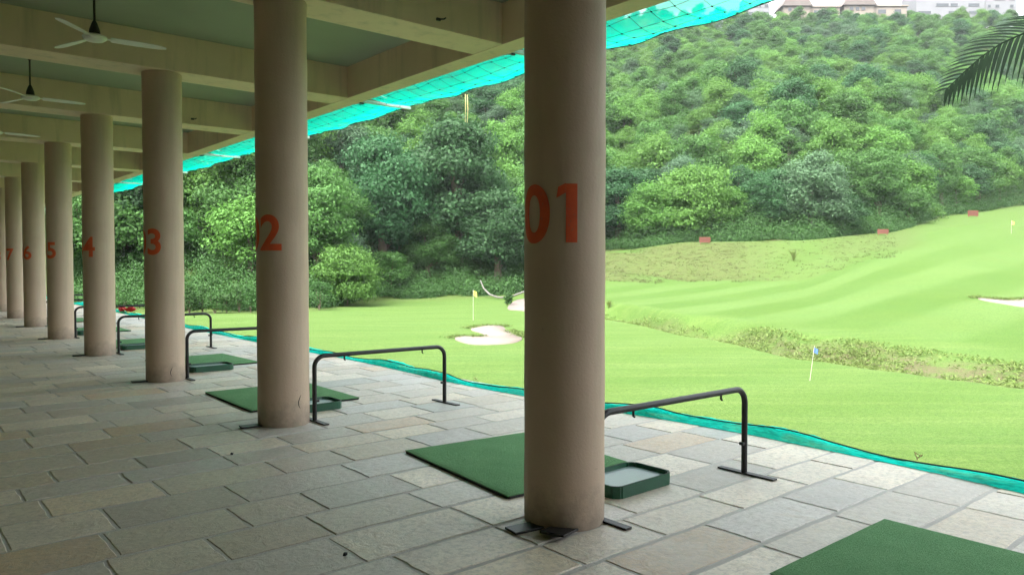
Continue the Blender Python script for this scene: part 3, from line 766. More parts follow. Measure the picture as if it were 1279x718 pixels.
# ------------------------------------------------------------------ houses on the ridge
def house(px0, px1, d, ybase, ytop, kind, label, seed):
    rr = random.Random(seed); u = U((px0 + px1) / 2); w = (px1 - px0) / F_PX * d; x, y = W(u, d)
    zb = zof(ybase, d) - 3; H_ = (ybase - ytop) / F_PX * d + 3
    root = empty('hilltop_house' if kind != 'flat' else 'apartment_building', (x, y, zb), -YAW)
    def win(cx_, cz, ww, hh, fy, wallm):
        f = MB().box((cx_, fy - .05, cz), (ww + .3, .16, hh + .3)).build('window', wallm, root)
        MB().box((cx_, fy - .15, cz), (ww, .06, hh)).build('pane', M['glass'], f)
    if kind == 'gable':
        w1 = w * .45; hb = H_ * .66
        MB().box((-w * .24, 0, hb / 2), (w1, 9, hb)).build('wall', M['cream'], root)
        mb = MB(); pr = [(-w1 * .58, hb - .3), (-w1 * .36, H_ - .5), (0, H_), (w1 * .36, H_ - .5), (w1 * .58, hb - .3)]
        a = [mb.bm.verts.new((-w * .24 + p[0], -5.4, p[1])) for p in pr]; b = [mb.bm.verts.new((-w * .24 + p[0], 5.4, p[1])) for p in pr]
        for k in range(4): mb.bm.faces.new((a[k], a[k+1], b[k+1], b[k]))
        mb.bm.faces.new(a); mb.bm.faces.new(list(reversed(b))); mb.bm.faces.new((a[0], b[0], b[4], a[4]))
        mb.build('roof', M['roofbrown'], root)
        hb2 = H_ * .66
        MB().box((w * .24, .8, hb2 * .47), (w * .52, 9, hb2 * .94)).build('wing', M['cream'], root)
        MB().box((w * .24, .8, hb2 * .97), (w * .56, 10, hb2 * .06)).build('parapet', M['cream'], root)
        for c_ in (-.36, -.27, -.18): win(w * c_, hb * .8, w * .055, 1.3, -4.5, M['cream'])
        win(w * .12, hb2 * .68, w * .12, 1.6, -3.7, M['cream']); win(w * .36, hb2 * .66, w * .10, 2.0, -3.7, M['cream'])
    else:
        MB().box((0, 0, H_ / 2), (w, 12, H_)).build('wall', M['white'], root)
        MB().box((w * .1, 1, H_ + .7), (w * .5, 9, 1.4)).build('roof_block', M['white'], root)
        nf = max(2, int(H_ / 3.2))
        for f in range(nf):
            z_ = H_ - 1.9 - f * 3.1
            for c_ in (-.38, -.12, .05, .34):
                if rr.random() < .85: win(w * c_, z_, w * rr.uniform(.08, .2), 1.1, -6.0, M['white'])
    tag(root, label, 'house' if kind != 'flat' else 'apartment building', 'houses on the ridge'); return root
house(926, 952, 318, 30, 2, 'flat', 'pale building fragment half hidden by the turquoise roof net', 1)
house(968, 1040, 318, 30, 3, 'gable', 'cream house with brown gabled roof, left one of the pair on the ridge', 2)
house(1042, 1122, 318, 29, 2, 'gable', 'cream house with brown gabled roof next to the big white apartments', 3)
house(1130, 1213, 322, 26, -8, 'flat', 'large white apartment building on the ridge with rows of windows', 4)
house(1214, 1252, 330, 22, -6, 'flat', 'narrower white building behind the treetops near the palm frond', 5)

# ------------------------------------------------------------------ platform and paving
PILL = [(.04, -.03), (-.10, 3.78), (-.15, 7.5), (-.15, 11.3), (-.10, 15.1), (0.01, 19.1), (0.12, 23.1), (0.24, 27.1)]
PR = .245
XE = 2.98
mb = MB(); mb.box(((-8 + XE) / 2, 16, -1.508), (8 + XE, 60, 3.008)); tag(mb.build('platform', M['mortar']), kind='structure')
bm = bmesh.new(); colr = bm.faces.layers.int.new('sid'); stones = []
pal = [(.50, .465, .40), (.45, .425, .375), (.56, .52, .45), (.50, .445, .355), (.43, .42, .40), (.40, .40, .405), (.60, .555, .475), (.35, .335, .31)]
rr = random.Random(3); y0 = -7.0; row = 0
while y0 < 40:
    wd = rr.choice((.37, .41, .44, .47, .50)) if y0 < 14 else .5
    x0 = -7.9 + rr.uniform(-.4, 0)
    while x0 < XE - .02:
        ln = rr.uniform(.50, .92)
        x1 = x0 + ln
        if x1 > XE - .25: x1 = XE
        g_ = .007
        nseg = 6 if y0 < 10 else 2
        base = []
        def edge(ax, ay, bx, by):
            for k in range(nseg):
                s = k / nseg; base.append((ax + (bx - ax) * s + rr.uniform(-.005, .005), ay + (by - ay) * s + rr.uniform(-.005, .005)))
        j = [rr.uniform(-.009, .009) for _ in range(4)]
        h_ = .014
        edge(x0 + g_, y0 + h_ + j[0], x1 - g_, y0 + h_ + j[1]); edge(x1 - g_, y0 + h_ + j[1], x1 - g_, y0 + wd - h_ + j[2])
        edge(x1 - g_, y0 + wd - h_ + j[2], x0 + g_, y0 + wd - h_ + j[3]); edge(x0 + g_, y0 + wd - h_ + j[3], x0 + g_, y0 + h_ + j[0])
        cx_, cy_ = (x0 + x1) / 2, (y0 + wd / 2); zz = rr.uniform(-.001, .0015); tx, ty = rr.uniform(-.0022, .0022), rr.uniform(-.003, .003)
        def ring(inset, dz):
            out = []
            for (a, b) in base:
                dx, dy = a - cx_, b - cy_
                sx_ = (abs(dx) - inset) / max(abs(dx), 1e-6) if abs(dx) > ln * .4 else 1
                sy_ = (abs(dy) - inset) / max(abs(dy), 1e-6) if abs(dy) > wd * .4 else 1
                a2, b2 = cx_ + dx * sx_, cy_ + dy * sy_
                out.append(bm.verts.new((a2, b2, zz + dz + (a2 - cx_) * tx + (b2 - cy_) * ty)))
            return out
        r0_, r1_, r2_ = ring(0, -.022), ring(.001, -.005), ring(.008, 0.0)
        n = len(base); sid = len(stones); fs = []
        for A, B in ((r0_, r1_), (r1_, r2_)):
            for k in range(n): fs.append(bm.faces.new((A[k], A[(k+1) % n], B[(k+1) % n], B[k])))
        fs.append(bm.faces.new(r2_))
        for f in fs: f[colr] = sid
        c_ = rr.choice(pal); q_ = rr.uniform(.78, 1.18); r3 = rr.random()
        if r3 < .08: c_ = (.47, .36, .25)
        elif r3 < .10: c_ = (.31, .36, .355)
        stones.append((c_[0] * q_ * 1.24, c_[1] * q_ * 1.16, c_[2] * q_ * 1.06)); x0 = x1
    y0 += wd; row += 1
bmesh.ops.recalc_face_normals(bm, faces=bm.faces)
me = bpy.data.meshes.new('paving'); bm.to_mesh(me)
sid = np.zeros(len(me.polygons), np.int32); me.attributes['sid'].data.foreach_get('value', sid); bm.free()
ca = me.attributes.new('stone', 'FLOAT_COLOR', 'FACE')
cc = np.ones((len(sid), 4), np.float32); cc[:, :3] = np.array(stones)[sid]; ca.data.foreach_set('color', cc.ravel())
tag(link_mesh('paving', me, M['stone']), kind='structure')

# ------------------------------------------------------------------ pavilion roof
ZS, ZC = 4.09, 4.565
roof = empty('pavilion_roof', (0, 16, ZS))
def part(mb, nm, m, **k): 
    o = mb.build(nm, m, roof, **k); o.matrix_parent_inverse = Matrix.Translation((0, -16, -ZS)); return o
part(MB().box((-2.6, 16, ZC + .15), (10.66, 60, .30)), 'ceiling_slab', M['ceiling'])
part(MB().box((2.60, 16, (ZS + 5.0) / 2), (.30, 60.02, 5.0 - ZS), bev=.006), 'edge_beam', M['beam'])
part(MB().box((-7.8, 16, (ZS + ZC) / 2), (.30, 60.0, ZC - ZS - .002)), 'back_beam', M['beam'])
beam_y = [-11.4, -7.6, -3.8] + [p[1] for p in PILL] + [31.1, 35.1, 39.1, 43.1]
for y_ in beam_y:
    part(MB().box((-2.6, y_, (ZS + .003 + ZC) / 2), (10.1, .56, ZC - ZS - .005), bev=.006), 'cross_beam', M['beam'])
part(MB().box((-7.6, 16, ZC / 2 - .1), (.12, 60, ZC + .1)), 'back_wall', M['backwall'])
part(MB().box((-2.1, -6.6, ZC / 2 - .1), (8.8, .12, ZC + .1)), 'light_block_wall', M['wall'])  # unseen, added to cut sky light and darken the first pillar's near face
tag(roof, 'cream concrete pavilion roof with deep cross beams and greenish ceiling', 'roof')

# ------------------------------------------------------------------ pillars with painted numbers
def number_mesh(txt, h, r_, wscale=1.0):
    cu = bpy.data.curves.new('digits', 'FONT'); cu.body = txt; cu.size = 1.0; cu.align_x = 'CENTER'; cu.offset = .022; cu.space_character = 1.02
    ob = bpy.data.objects.new('digits_tmp', cu); COL.objects.link(ob)
    dg = bpy.context.evaluated_depsgraph_get(); dg.update()
    me = bpy.data.meshes.new_from_object(ob.evaluated_get(dg)); bpy.data.objects.remove(ob)
    bm = bmesh.new(); bm.from_mesh(me); bpy.data.meshes.remove(me)
    ys = [v.co.y for v in bm.verts]; y0_, y1_ = min(ys), max(ys); s = h / (y1_ - y0_)
    for v in bm.verts: v.co = Vector((v.co.x * s * wscale, (v.co.y - (y0_ + y1_) / 2) * s, 0))
    xs = [v.co.x for v in bm.verts]; xa, xb = min(xs), max(xs); xm = (xa + xb) / 2
    for v in bm.verts: v.co.x -= xm
    if txt.endswith('1'):                    # the painted 1 has a short flag at its top left
        st = [v.co.x for v in bm.verts if v.co.y < -h / 2 + .01 and v.co.x > 0.06]; xl = min(st)
        bm.faces.new([bm.verts.new((xl - .055, h / 2 - .085, 0)), bm.verts.new((xl - .0004, h / 2 - .055, 0)), bm.verts.new((xl - .0004, h / 2 - .001, 0)), bm.verts.new((xl - .045, h / 2 - .022, 0))])
    k = -.4
    while k < .4:
        bmesh.ops.bisect_plane(bm, geom=list(bm.verts) + list(bm.edges) + list(bm.faces), plane_co=(k, 0, 0), plane_no=(1, 0, 0)); k += .012
    for v in bm.verts:
        a = v.co.x / r_; z = v.co.y
        v.co = Vector((r_ * math.cos(a), r_ * math.sin(a), z))
    return bm
for i, (x, y) in enumerate(PILL):
    root = empty('pillar', (x, y, 0))
    prof_ = [(PR * .99, -.01), (PR, .05)] + [(PR + .0016 * math.sin(k * 1.9 + i), .05 + k * (ZS - .13) / 20) for k in range(1, 20)] + [(PR, ZS - .06), (PR * 1.012, ZS - .03), (PR * 1.0, ZS - .001)]
    MB().lathe(prof_, 96).build('shaft', M['pillar'], root, True)
    bm = number_mesh('0%d' % (i + 1), .345, PR + .0035, 1.02)
    me = bpy.data.meshes.new('number'); bm.to_mesh(me); bm.free()
    o = link_mesh('number', me, M['number'], root); o.location = (0, 0, 1.855 - .006 * (i == 0)); o.rotation_euler = (0, 0, R([198, 191, 194, 191, 192, 195, 196, 199][i]))
    if i in (1, 2):
        a0, zt_ = ((284, .30), (272, .20))[i - 1]; mb = MB()
        mb.tube([((PR + .001) * math.cos(R(a0 + q[0])), (PR + .001) * math.sin(R(a0 + q[0])), zt_ - q[1]) for q in ((3, 0), (-1, .03), (-4, .065), (-3, .10), (1, .13))], [.0015, .004, .005, .004, .0015], 5)
        mb.build('crack', M['fandark'], root)
    # splash of mortar where the shaft meets the paving
    tag(root, 'round cream concrete pillar painted with a red 0%d' % (i + 1), 'pillar', 'numbered pillars along the walkway')
# thin dark pieces at the left foot of the pillars, plates at the nearest
PLL = ['dark plate lying bent against the foot of pillar 1', 'dark flat plate at the left foot of pillar 2', 'dark flat piece at the left foot of pillar 3', 'dark flat piece at the left foot of pillar 4', 'dark flat piece at the left foot of pillar 5', 'dark flat piece at the left foot of pillar 6']
for i in range(6):
    x, y = PILL[i]; mb = MB()
    mb.box((x - .31, y + .02 - (.02 if i == 0 else 0), .012), (.22, .12, .014), R(-8), .003)
    if i == 0: mb.box((x - .22, y - .19, .024), (.22, .15, .014), R(22), .003, Matrix.Rotation(R(7), 4, 'Y'))
    tag(mb.build('foot_piece', M['black']), PLL[i], 'plate', 'dark plates at the pillar feet')

# ------------------------------------------------------------------ bay rails
def arc(cx_, cz, r_, a0, a1, n=8): return [(cx_ + r_ * math.cos(R(a0 + (a1 - a0) * k / n)), 0, cz + r_ * math.sin(R(a0 + (a1 - a0) * k / n))) for k in range(n + 1)]
RAILL = ['black tube rail between bays, beside pillar %d' % k for k in range(1, 8)]
def rail():
    root = empty('bay_rail')
    L, H_, rr_ = 1.58, .645, .022; c = .11
    path = [(0, 0, .01), (0, 0, H_ - c)] + arc(c, H_ - c, c, 180, 90)[1:] + [(L / 2, 0, H_ - .004)] + arc(L - c, H_ - c - .008, c, 90, 0) + [(L, 0, .01)]
    MB().tube(path, rr_, 14).build('bar', M['black'], root, True)
    for x in (0, L): MB().box((x, -.02, .008), (.055, .47, .012), bev=.002).build('foot', M['black'], root)
    for x in (.33, L - .30): MB().tube([(x, 0, H_ - .02), (x, 0, H_ - .055), (x + .012, 0, H_ - .062)], .008, 8).build('hook', M['black'], root)
    MB().box((L - .03, 0, .23), (.03, .03, .022)).build('clip', M['black'], root)
    MB().box((.03, 0, .20), (.03, .03, .022)).build('clip', M['black'], root)
    return root
RX = [.185, .17, .11, .13, .17, .22, .3]; RY = [-.17, 3.665, 7.43, 11.25, 15.1, 19.05, 23.0]
r0 = rail()
for i in range(7):
    o = r0 if i == 0 else copy_tree(r0)
    o.location = (RX[i], RY[i], 0); o.rotation_euler = (0, 0, R([0, .5, -.6, -.4, .6, 0, 0][i]))
    tag(o, RAILL[i], 'rail', 'black bay rails')

# ------------------------------------------------------------------ hitting mats and ball trays
def mat_thing():
    root = empty('hitting_mat')
    def rrect(w, l, c): return [(w/2 - c, -l/2), (w/2, -l/2 + c), (w/2, l/2 - c), (w/2 - c, l/2), (-w/2 + c, l/2), (-w/2, l/2 - c), (-w/2, -l/2 + c), (-w/2 + c, -l/2)]
    MB().prism(rrect(1.27, 1.52, .02), .002, .018).build('rubber_base', M['rubber'], root)
    mb = MB(); bmm = mb.bm
    n = 40; W_, L_ = 1.265, 1.515
    g_ = [[bmm.verts.new((-W_/2 + W_*i/n, -L_/2 + L_*j/n, .030 + .0018*math.sin(i*.55)*math.sin(j*.4) - (.006 if i in (0, n) or j in (0, n) else 0))) for j in range(n+1)] for i in range(n+1)]
    for i in range(n):
        for j in range(n): bmm.faces.new((g_[i][j], g_[i+1][j], g_[i+1][j+1], g_[i][j+1]))
    ed = [g_[i][0] for i in range(n+1)] + [g_[n][j] for j in range(1, n+1)] + [g_[i][n] for i in range(n-1, -1, -1)] + [g_[0][j] for j in range(n-1, 0, -1)]
    lo = [bmm.verts.new((v.co.x, v.co.y, .0185)) for v in ed]
    for k in range(len(ed)): bmm.faces.new((ed[k], lo[k], lo[(k+1) % len(ed)], ed[(k+1) % len(ed)]))
    mb.build('turf', M['turf'], root, False)
    return root
MATS = [(.83, -2.09, 0.0, 'green turf hitting mat cut off at the bottom right corner'),
        (.72, 1.17, -.10, 'green turf hitting mat beyond pillar 1 with a tray at its corner'),
        (.50, 5.25, -.02, 'green turf hitting mat behind pillar 2'),
        (.86, 9.15, .03, 'green turf hitting mat between pillars 3 and 2'),
        (.80, 12.95, 0.0, 'green turf hitting mat between pillars 4 and 3'),
        (.85, 16.8, .02, 'green turf hitting mat between pillars 5 and 4, nearer one'),
        (.9, 20.8, 0.0, 'green turf hitting mat between pillars 5 and 4, farther one')]
m0 = mat_thing()
for i, (x, y, rz, lab) in enumerate(MATS):
    o = m0 if i == 0 else copy_tree(m0)
    o.location = (x, y, 0); o.rotation_euler = (0, 0, rz); tag(o, lab, 'mat', 'green hitting mats')
def tray_thing():
    root = empty('ball_tray'); w, l, h, c = .62, .40, .082, .05
    def ring(ww, ll, cc): return [(ww/2 - cc, -ll/2), (ww/2, -ll/2 + cc), (ww/2, ll/2 - cc), (ww/2 - cc, ll/2), (-ww/2 + cc, ll/2), (-ww/2, ll/2 - cc), (-ww/2, -ll/2 + cc), (-ww/2 + cc, -ll/2)]
    mb = MB(); b = mb.bm; prof_ = [(1.0, .0, c), (1.0, h, c), (.955, h, c * .8), (.93, .022, c * .75)]
    rs = [[b.verts.new((p[0], p[1], z_ + .002)) for p in ring(w * s, l - w * (1 - s), cc)] for s, z_, cc in prof_]
    for A, B in zip(rs, rs[1:]):
        for k in range(8): b.faces.new((A[k], A[(k+1) % 8], B[(k+1) % 8], B[k]))
    b.faces.new(list(reversed(rs[0]))); b.faces.new(rs[-1])
    bmesh.ops.bevel(b, geom=[e for e in b.edges if abs(e.verts[0].co.z - e.verts[1].co.z) > .05], offset=.012, segments=3, affect='EDGES')
    mb.build('tray_body', M['tray'], root, True)
    MB().prism([(p[0], p[1]) for p in ring(w * .925, l - w * .075, c * .7)], .0265, .056).build('sheen_insert', M['tray_sheen'], root)  # raised insert coloured as the sky reflecting in the tray
    return root
TR = [(.85, .20, .02, 'dark green ball tray with painted sky sheen inside, beside pillar 1'), (.41, 4.30, .0, 'dark green ball tray beside the rail at pillar 2'),
      (.64, 8.14, -.02, 'dark green ball tray beside the rail at pillar 3'), (.62, 11.95, 0, 'dark green ball tray beside the rail at pillar 4'),
      (.62, 15.8, 0, 'dark green ball tray beside the rail at pillar 5'), (.7, 19.75, 0, 'farthest visible dark green ball tray, beyond pillar 5')]
t0_ = tray_thing()
for i, (x, y, rz, lab) in enumerate(TR):
    o = t0_ if i == 0 else copy_tree(t0_)
    o.location = (x, y, .0 if i != 3 else 0); o.rotation_euler = (0, 0, rz); tag(o, lab, 'ball tray', 'dark green ball trays')
# little dark debris on the paving
for k, (x, y, lab) in enumerate([(-1.28, .28, 'tiny dark bit of litter on the paving before pillar 1'), (-.95, 2.85, 'tiny dark leaf on the paving left of pillar 2')]):
    mb = MB(); bmesh.ops.create_icosphere(mb.bm, subdivisions=2, radius=.013, matrix=Matrix.Translation((x, y, .011)) @ Matrix.Diagonal((1, .8, .7, 1)))
    for v in mb.bm.verts: v.co += Vector((random.uniform(-.003, .003),) * 3)
    tag(mb.build('litter', M['rubber']), lab, 'litter')

# ------------------------------------------------------------------ ceiling fans
def fan_thing():
    root = empty('ceiling_fan'); zc = ZC - .635
    MB().tube([(0, 0, zc + .1), (0, 0, ZC - .02)], .012, 10).build('rod', M['fandark'], root, True)
    MB().lathe([(.02, ZC - .10), (.055, ZC - .05), (.06, ZC - .003)], 20).build('canopy', M['fandark'], root, True)
    MB().lathe([(.03, zc + .03), (.055, zc + .045), (.05, zc + .09), (.03, zc + .15), (.016, zc + .18)], 20).build('yoke', M['fandark'], root, True)
    MB().lathe([(.02, zc - .035), (.08, zc - .03), (.115, zc - .005), (.12, zc + .012), (.10, zc + .028), (.03, zc + .032)], 32).build('motor', M['fanwhite'], root, True)
    for k in range(3):
        mb = MB(); a = R(120 * k); b = mb.bm
        secs = []
        for j in range(9):
            s = j / 8; r_ = .15 + .54 * s; w = .046 + .012 * math.sin(s * 3.1) - (.025 if j == 8 else 0); tw = -.26 + .14 * s
            pr = []
            for (q_, zz) in ((-w, -.003), (w, -.003), (w, .003), (-w, .003)):
                pr.append(b.verts.new((r_ * math.cos(a) - q_ * math.cos(tw) * math.sin(a), r_ * math.sin(a) + q_ * math.cos(tw) * math.cos(a), zc + .004 + q_ * math.sin(tw) + zz - .012 * s)))
            secs.append(pr)
        for A, B in zip(secs, secs[1:]):
            for q_ in range(4): b.faces.new((A[q_], A[(q_+1) % 4], B[(q_+1) % 4], B[q_]))
        b.faces.new(secs[0]); b.faces.new(secs[-1])
        mb.box((.12 * math.cos(a), .12 * math.sin(a), zc + .004), (.10, .05, .006), a)
        mb.build('blade', M['fanwhite'], root)
    return root
f0 = fan_thing()
for i, (x, y, rz, lab) in enumerate([(-1.33, 5.65, 111, 'white three blade ceiling fan, largest and nearest one'), (-1.38, 9.45, 113, 'white three blade ceiling fan, second along the ceiling'), (-1.40, 13.2, -6, 'white ceiling fan farthest away, blade tip at the left edge')]):
    o = f0 if i == 0 else copy_tree(f0)
    o.location = (x, y, 0); o.rotation_euler = (0, 0, R(rz)); tag(o, lab, 'ceiling fan', 'white ceiling fans')
# small hooks on the beam faces
for i, (x, y) in enumerate([(1.55, 3.5), (1.35, 7.22), (1.35, 11.02)]):
    mb = MB(); mb.box((x, y - .012, ZS + .10), (.05, .022, .03), bev=.004); mb.tube([(x, y - .02, ZS + .10), (x + .03, y - .07, ZS + .095), (x + .05, y - .08, ZS + .11)], .009, 8)
    tag(mb.build('beam_hook', M['fandark']), ['small metal hook on the beam over pillar 2', 'small metal hook on the beam over pillar 3', 'small metal hook on the beam over pillar 4'][i], 'hook', 'hooks on the beams')

# ------------------------------------------------------------------ turquoise netting
ny = np.array([-9, -4, -1.7, -1.1, -.5, .02, .5, 1.2, 2.1, 3.4, 4.2, 4.9, 6.8, 7.8, 9.3, 11.7, 14.3, 16.7, 20.7, 24, 32, 42])
nx = np.array([2.8, 2.78, 2.74, 2.86, 2.89, 2.91, 2.93, 2.90, 2.81, 2.69, 2.66, 2.65, 2.78, 2.80, 2.76, 2.74, 2.73, 2.77, 2.9, 3.0, 3.05, 3.1])
ys = np.arange(-9, 42, .06); xs = np.interp(ys, ny, nx); kk = np.hanning(21); kk /= kk.sum()
xs = np.convolve(np.pad(xs, 10, mode='edge'), kk, 'valid')
hh = .050 + .018 * np.sin(ys * 1.3) + .02 * np.sin(ys * 3.7 + 1) + .012 * RNG.normal(size=len(ys)); hh = np.convolve(np.pad(hh, 3, mode='edge'), np.ones(7) / 7, 'valid')
sec = np.array([(0, .006), (.03, .35), (.06, .8), (.12, 1.0), (.17, .72), (.22, .95), (.27, .55), (.34, .03)])
X = xs[:, None] + sec[None, :, 0] * (.8 + .25 * np.sin(ys * 2.1))[:, None] + .004 * RNG.normal(size=(len(ys), 8))
Z = np.maximum(hh[:, None] * sec[None, :, 1] * (1 + .06 * RNG.normal(size=(len(ys), 8))), .006); Y = np.repeat(ys[:, None], 8, 1)
root = empty('net_strip', (2.8, 5, 0)); o = link_mesh('netting', grid_mesh('netting', X, Y, Z), M['netstrip'], root, True); o.matrix_parent_inverse = Matrix.Translation((-2.8, -5, 0))
mb = MB(); mb.tube([(xs[i] + .11, ys[i], hh[i] + .008) for i in range(0, len(ys), 3)], .007, 6)
o = mb.build('rope', M['rope'], root); o.matrix_parent_inverse = Matrix.Translation((-2.8, -5, 0))
tag(root, 'turquoise netting gathered along the outer edge of the paving', 'netting')
# tie pegs on the strip
for i, (y_, lab) in enumerate([(4.35, 'pale knotted string on the net strip near the rail at pillar 2'), (-.95, 'pale knotted string on the net strip at right')]):
    x_ = float(np.interp(y_, ys, xs)); mb = MB()
    mb.tube([(x_ + .02, y_, .07), (x_ + .04, y_ + .03, .12), (x_ + .07, y_ - .01, .09), (x_ + .03, y_ - .03, .115), (x_ + .05, y_ + .01, .08)], .005, 6)
    tag(mb.build('string_knot', M['cane'], None, True), lab, 'string')
# overhead panels between the brackets
by = [-7.6, -3.8] + [p[1] for p in PILL] + [31.1]
NL = {1: 'turquoise overhead net panel right of pillar 1, largest one', 2: 'turquoise overhead net panel just left of pillar 1', 3: 'turquoise overhead net panel just right of pillar 2',
      4: 'turquoise overhead net panel just left of pillar 2', 5: 'turquoise overhead net panel just right of pillar 3', 6: 'turquoise overhead net panel just left of pillar 3', 7: 'turquoise overhead net panel between pillars 5 and 4', 8: 'farthest turquoise overhead net panel', 9: 'last turquoise overhead net panel'}
for i in range(1, 9):
    ya, yb = by[i] + .03, by[i+1] - .03
    n1_, n2_ = 40, 14
    s = np.linspace(0, 1, n1_); q_ = np.linspace(0, 1, n2_)
    Yp = ya + (yb - ya) * s[:, None] + 0 * q_[None, :]
    ext = (1.08 - .22 * np.sin(math.pi * s) ** .8 + .03 * np.sin(s * 17 + i))[:, None]
    Xp = 2.765 + ext * q_[None, :] + 0 * Yp
    Zp = 4.22 - .11 * np.sin(math.pi * s)[:, None] * (q_ ** 1.2)[None, :] - .10 * np.sin(math.pi * q_)[None, :] * (.6 + .4 * np.sin(math.pi * s))[:, None] + .015 * np.sin(s * 23 + i)[:, None] * np.sin(q_ * 7)[None, :]
    root = empty('overhead_net', (2.8, (ya + yb) / 2, 4.2)); inv = Matrix.Translation((-2.8, -(ya + yb) / 2, -4.2))
    o = link_mesh('netting', grid_mesh('netting', Xp, Yp, Zp), M['net'], root, True); o.matrix_parent_inverse = inv
    mb = MB()
    for j in (0, 3, 6, 9, 12, 13): mb.tube([(Xp[a, j], Yp[a, j], Zp[a, j] - .006) for a in range(0, n1_)], 0.0022 if j < 13 else .006, 4)
    for a in range(0, n1_, 3): mb.tube([(Xp[a, j], Yp[a, j], Zp[a, j] - .006) for j in range(n2_)], .002, 4)
    for a in range(0, n1_, 3):
        for j in (3, 6, 9, 12): bmesh.ops.create_icosphere(mb.bm, subdivisions=1, radius=.010, matrix=Matrix.Translation((Xp[a, j], Yp[a, j], Zp[a, j] - .008)))
    o = mb.build('rope_grid', M['rope'], root); o.matrix_parent_inverse = inv
    tag(root, NL[i], 'netting', 'turquoise overhead net panels')
BL = ['white metal net bracket at pillar 1', 'white metal net bracket at pillar 2', 'white metal net bracket left of pillar 1, on pillar 3 line', 'white metal net bracket on pillar 4 line, beside pillar 2', 'white metal net bracket on pillar 5 line', 'white metal net bracket seen just left of pillar 3', 'farther white metal net bracket']
for i, (x, y) in enumerate(PILL[:7]):
    root = empty('net_bracket', (2.75, y, 4.12)); z = 0.03
    MB().box((.50, 0, z), (1.0, .045, .045), bev=.003).build('arm', M['bracket'], root)
    mb = MB(); mb.tube([(.05, .0, z + .02), (.30, .0, z + .16), (.55, 0, z + .10)], .014, 8); mb.build('strut', M['bracket'], root, True)
    MB().box((.012, 0, z + .02), (.02, .12, .16), bev=.003).build('plate', M['bracket'], root)
    MB().box((.10, .03, z - .03), (.09, .03, .03)).build('clamp', M['fandark'], root)
    tag(root, BL[i], 'bracket', 'white net brackets')
mb = MB()
for dx in (0, .045): mb.tube([(3.74 + dx, 5.95 + dx * .3, 4.12), (3.742 + dx, 5.95, 3.9), (3.736 + dx * .8, 5.95, 3.70)], .006, 6)
tag(mb.build('hanging_string', M['cane']), 'two pale strings hanging from the overhead net left of pillar 1', 'string')
mb = MB(); bmm = mb.bm
gv = [[bmm.verts.new((3.02 + .10 * i, 23.0 + .16 * j, .12 + .05 * math.sin(i * 1.7 + j) + .05 * math.cos(j * 2.1))) for j in range(7)] for i in range(5)]
for i in range(4):
    for j in range(6): bmm.faces.new((gv[i][j], gv[i+1][j], gv[i+1][j+1], gv[i][j+1]))
bmesh.ops.solidify(bmm, geom=list(bmm.faces), thickness=.02)
tag(mb.build('red_cloth', M['redcloth'], None, True), 'red cloth lying on the net strip far along the walkway', 'cloth')

# ------------------------------------------------------------------ palm at the right, one frond reaching into view
pb = W(1.08, 7.6); palm = empty('palm_tree', (pb[0], pb[1], hxy(*pb)))
hp = 4.55 - hxy(*pb)
mb = MB(); mb.tube([(0, 0, -.3), (.02, 0, hp * .3), (.06, .03, hp * .7), (.05, .02, hp)], [.2, .16, .13, .11], 14)
for k in range(24): mb.lathe([(.168 - .0022 * k, 0), (.172 - .0022 * k, .02), (.166 - .0022 * k, .04)], 14, (.04 * k / 24, .015 * k / 24, hp * k / 25))
mb.build('trunk', M['palebark'], palm, True)
def frond(path, sidev, name='frond', n=44, l0=.36):
    V, Q = [], []; mb = MB()
    path = [Vector(p) for p in path]
    # resample
    L = [0]
    for a, b in zip(path, path[1:]): L.append(L[-1] + (b - a).length)
    def at(s):
        x = s * L[-1]
        for i in range(len(L) - 1):
            if x <= L[i+1] + 1e-9: return path[i].lerp(path[i+1], (x - L[i]) / max(L[i+1] - L[i], 1e-6))
        return path[-1]
    mb.tube([at(k / 20) for k in range(21)], [.016 * (1 - .8 * k / 20) + .003 for k in range(21)], 8)
    b = mb.bm; rr_ = random.Random(len(name) + int(path[0].x * 100))
    for k in range(n):
        s = .2 + .8 * k / (n - 1); p = at(s); tdir = (at(min(1, s + .02)) - at(s - .02)).normalized()
        ln = l0 * (math.sin(min(1, (1.06 - s) * 2.2) * 1.57)) * rr_.uniform(.85, 1.1) + .04
        for sg in (-1, 1):
            dv = (tdir * (.75 + .5 * s) + sidev * sg * 1.0 + Vector((0, 0, .12 if sg > 0 else -.1))).normalized()
            nn = dv.cross(Vector((0, 0, 1)).cross(dv)).normalized(); w_ = dv.cross(nn).normalized() * .5 + nn * .5
            prev = None
            for j in range(7):
                t_ = j / 6; wv = .026 * math.sin(math.pi * min(1, t_ * .85 + .18)) + .0008
                c_ = p + dv * ln * t_ + Vector((0, 0, -1)) * ln * (.62 if sg < 0 else .26) * t_ * t_
                pr = (b.verts.new(c_ + w_ * wv), b.verts.new(c_ - w_ * wv))
                if prev: b.faces.new((prev[0], pr[0], pr[1], prev[1]))
                prev = pr
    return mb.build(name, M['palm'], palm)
inv = Matrix.Translation((-pb[0], -pb[1], -hxy(*pb)))
def P3(px_, y_, d): x, y = W(U(px_), d); return (x, y, zof(y_, d))
crown_c = (pb[0] + .05, pb[1] + .02, 4.55)
side = Vector((FWH[0] * .55, FWH[1] * .55, .62)).normalized()
fo_ = frond([crown_c, P3(1560, 2, 7.55), P3(1440, 0, 7.5), P3(1350, 18, 7.45), P3(1277, 43, 7.4), P3(1255, 52, 7.4), P3(1234, 63, 7.4), P3(1213, 80, 7.4), P3(1195, 97, 7.4), P3(1180, 112, 7.4)], side, n=54, l0=.50)
fo_.matrix_parent_inverse = inv
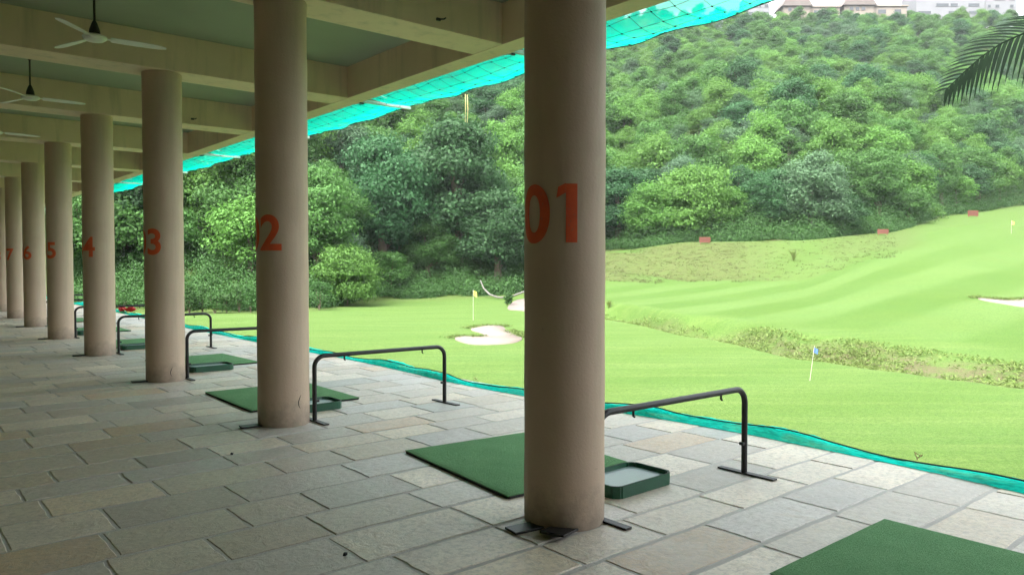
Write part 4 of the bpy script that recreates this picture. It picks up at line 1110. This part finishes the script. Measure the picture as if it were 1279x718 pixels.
for k in range(7):
    a = .4 + k * .8; c_ = Vector(crown_c)
    dxy = Vector((math.cos(a), math.sin(a), 0))
    if dxy.x * RTH[0] + dxy.y * RTH[1] < -.35: continue
    o = frond([c_, c_ + dxy * .8 + Vector((0, 0, .5)), c_ + dxy * 1.7 + Vector((0, 0, .45)), c_ + dxy * 2.6 + Vector((0, 0, -.1)), c_ + dxy * 3.1 + Vector((0, 0, -.8))], dxy.cross(Vector((0, 0, 1))), n=40, l0=.4)
    o.matrix_parent_inverse = inv
tag(palm, 'palm with one dark drooping frond reaching in from the right edge', 'palm tree')

# ------------------------------------------------------------------ air
mb = MB(); hc = W(0, 180)
mb.box((hc[0], hc[1], 60), (1500, 1500, 140), 0)
t = NT('haze_air'); pv = t.n('ShaderNodeVolumePrincipled', {'Color': (.86, .92, .96, 1), 'Density': .00014, 'Anisotropy': .2})
t.t.links.new(pv.outputs[0], t.out.inputs['Volume'])
hz = mb.build('haze', t.m); tag(hz, 'thin pale haze over the far hillside', 'haze', kind='stuff')

# ------------------------------------------------------------------ light
SUN_EL, SUN_AZ = R(58), YAW + math.pi + .55      # direction the light comes from (clockwise from +Y)
wd_ = bpy.data.worlds.new('World'); scn.world = wd_; wd_.use_nodes = True
nt = wd_.node_tree; nt.nodes.clear()
sky = nt.nodes.new('ShaderNodeTexSky'); sky.sky_type = 'NISHITA'; sky.sun_disc = False
sky.sun_elevation = SUN_EL; sky.sun_rotation = SUN_AZ; sky.air_density = 1.0; sky.dust_density = 6.0; sky.ozone_density = 1.0
hs = nt.nodes.new('ShaderNodeHueSaturation'); hs.inputs['Saturation'].default_value = .22
bg = nt.nodes.new('ShaderNodeBackground'); bg.inputs[1].default_value = .14
ow = nt.nodes.new('ShaderNodeOutputWorld')
nt.links.new(sky.outputs[0], hs.inputs['Color']); nt.links.new(hs.outputs[0], bg.inputs[0]); nt.links.new(bg.outputs[0], ow.inputs[0])
sl = bpy.data.lights.new('sun', 'SUN'); sl.energy = .5; sl.angle = R(18); sl.color = (1, .96, .9)
so = bpy.data.objects.new('sun', sl); COL.objects.link(so)
dv = Vector((math.sin(SUN_AZ) * math.cos(SUN_EL), math.cos(SUN_AZ) * math.cos(SUN_EL), math.sin(SUN_EL)))
so.rotation_euler = dv.to_track_quat('Z', 'Y').to_euler(); so.location = (0, 0, 60)
scn.view_settings.view_transform = 'Standard'; scn.view_settings.look = 'None'
scn.view_settings.exposure = 3.2; scn.view_settings.gamma = 1.0; scn.view_settings.use_curve_mapping = False
cy = scn.cycles
cy.max_bounces = 7; cy.diffuse_bounces = 4; cy.glossy_bounces = 2; cy.transmission_bounces = 3; cy.transparent_max_bounces = 6; cy.volume_bounces = 0
cy.use_denoising = True; cy.sample_clamp_indirect = 8; cy.caustics_reflective = False; cy.caustics_refractive = False
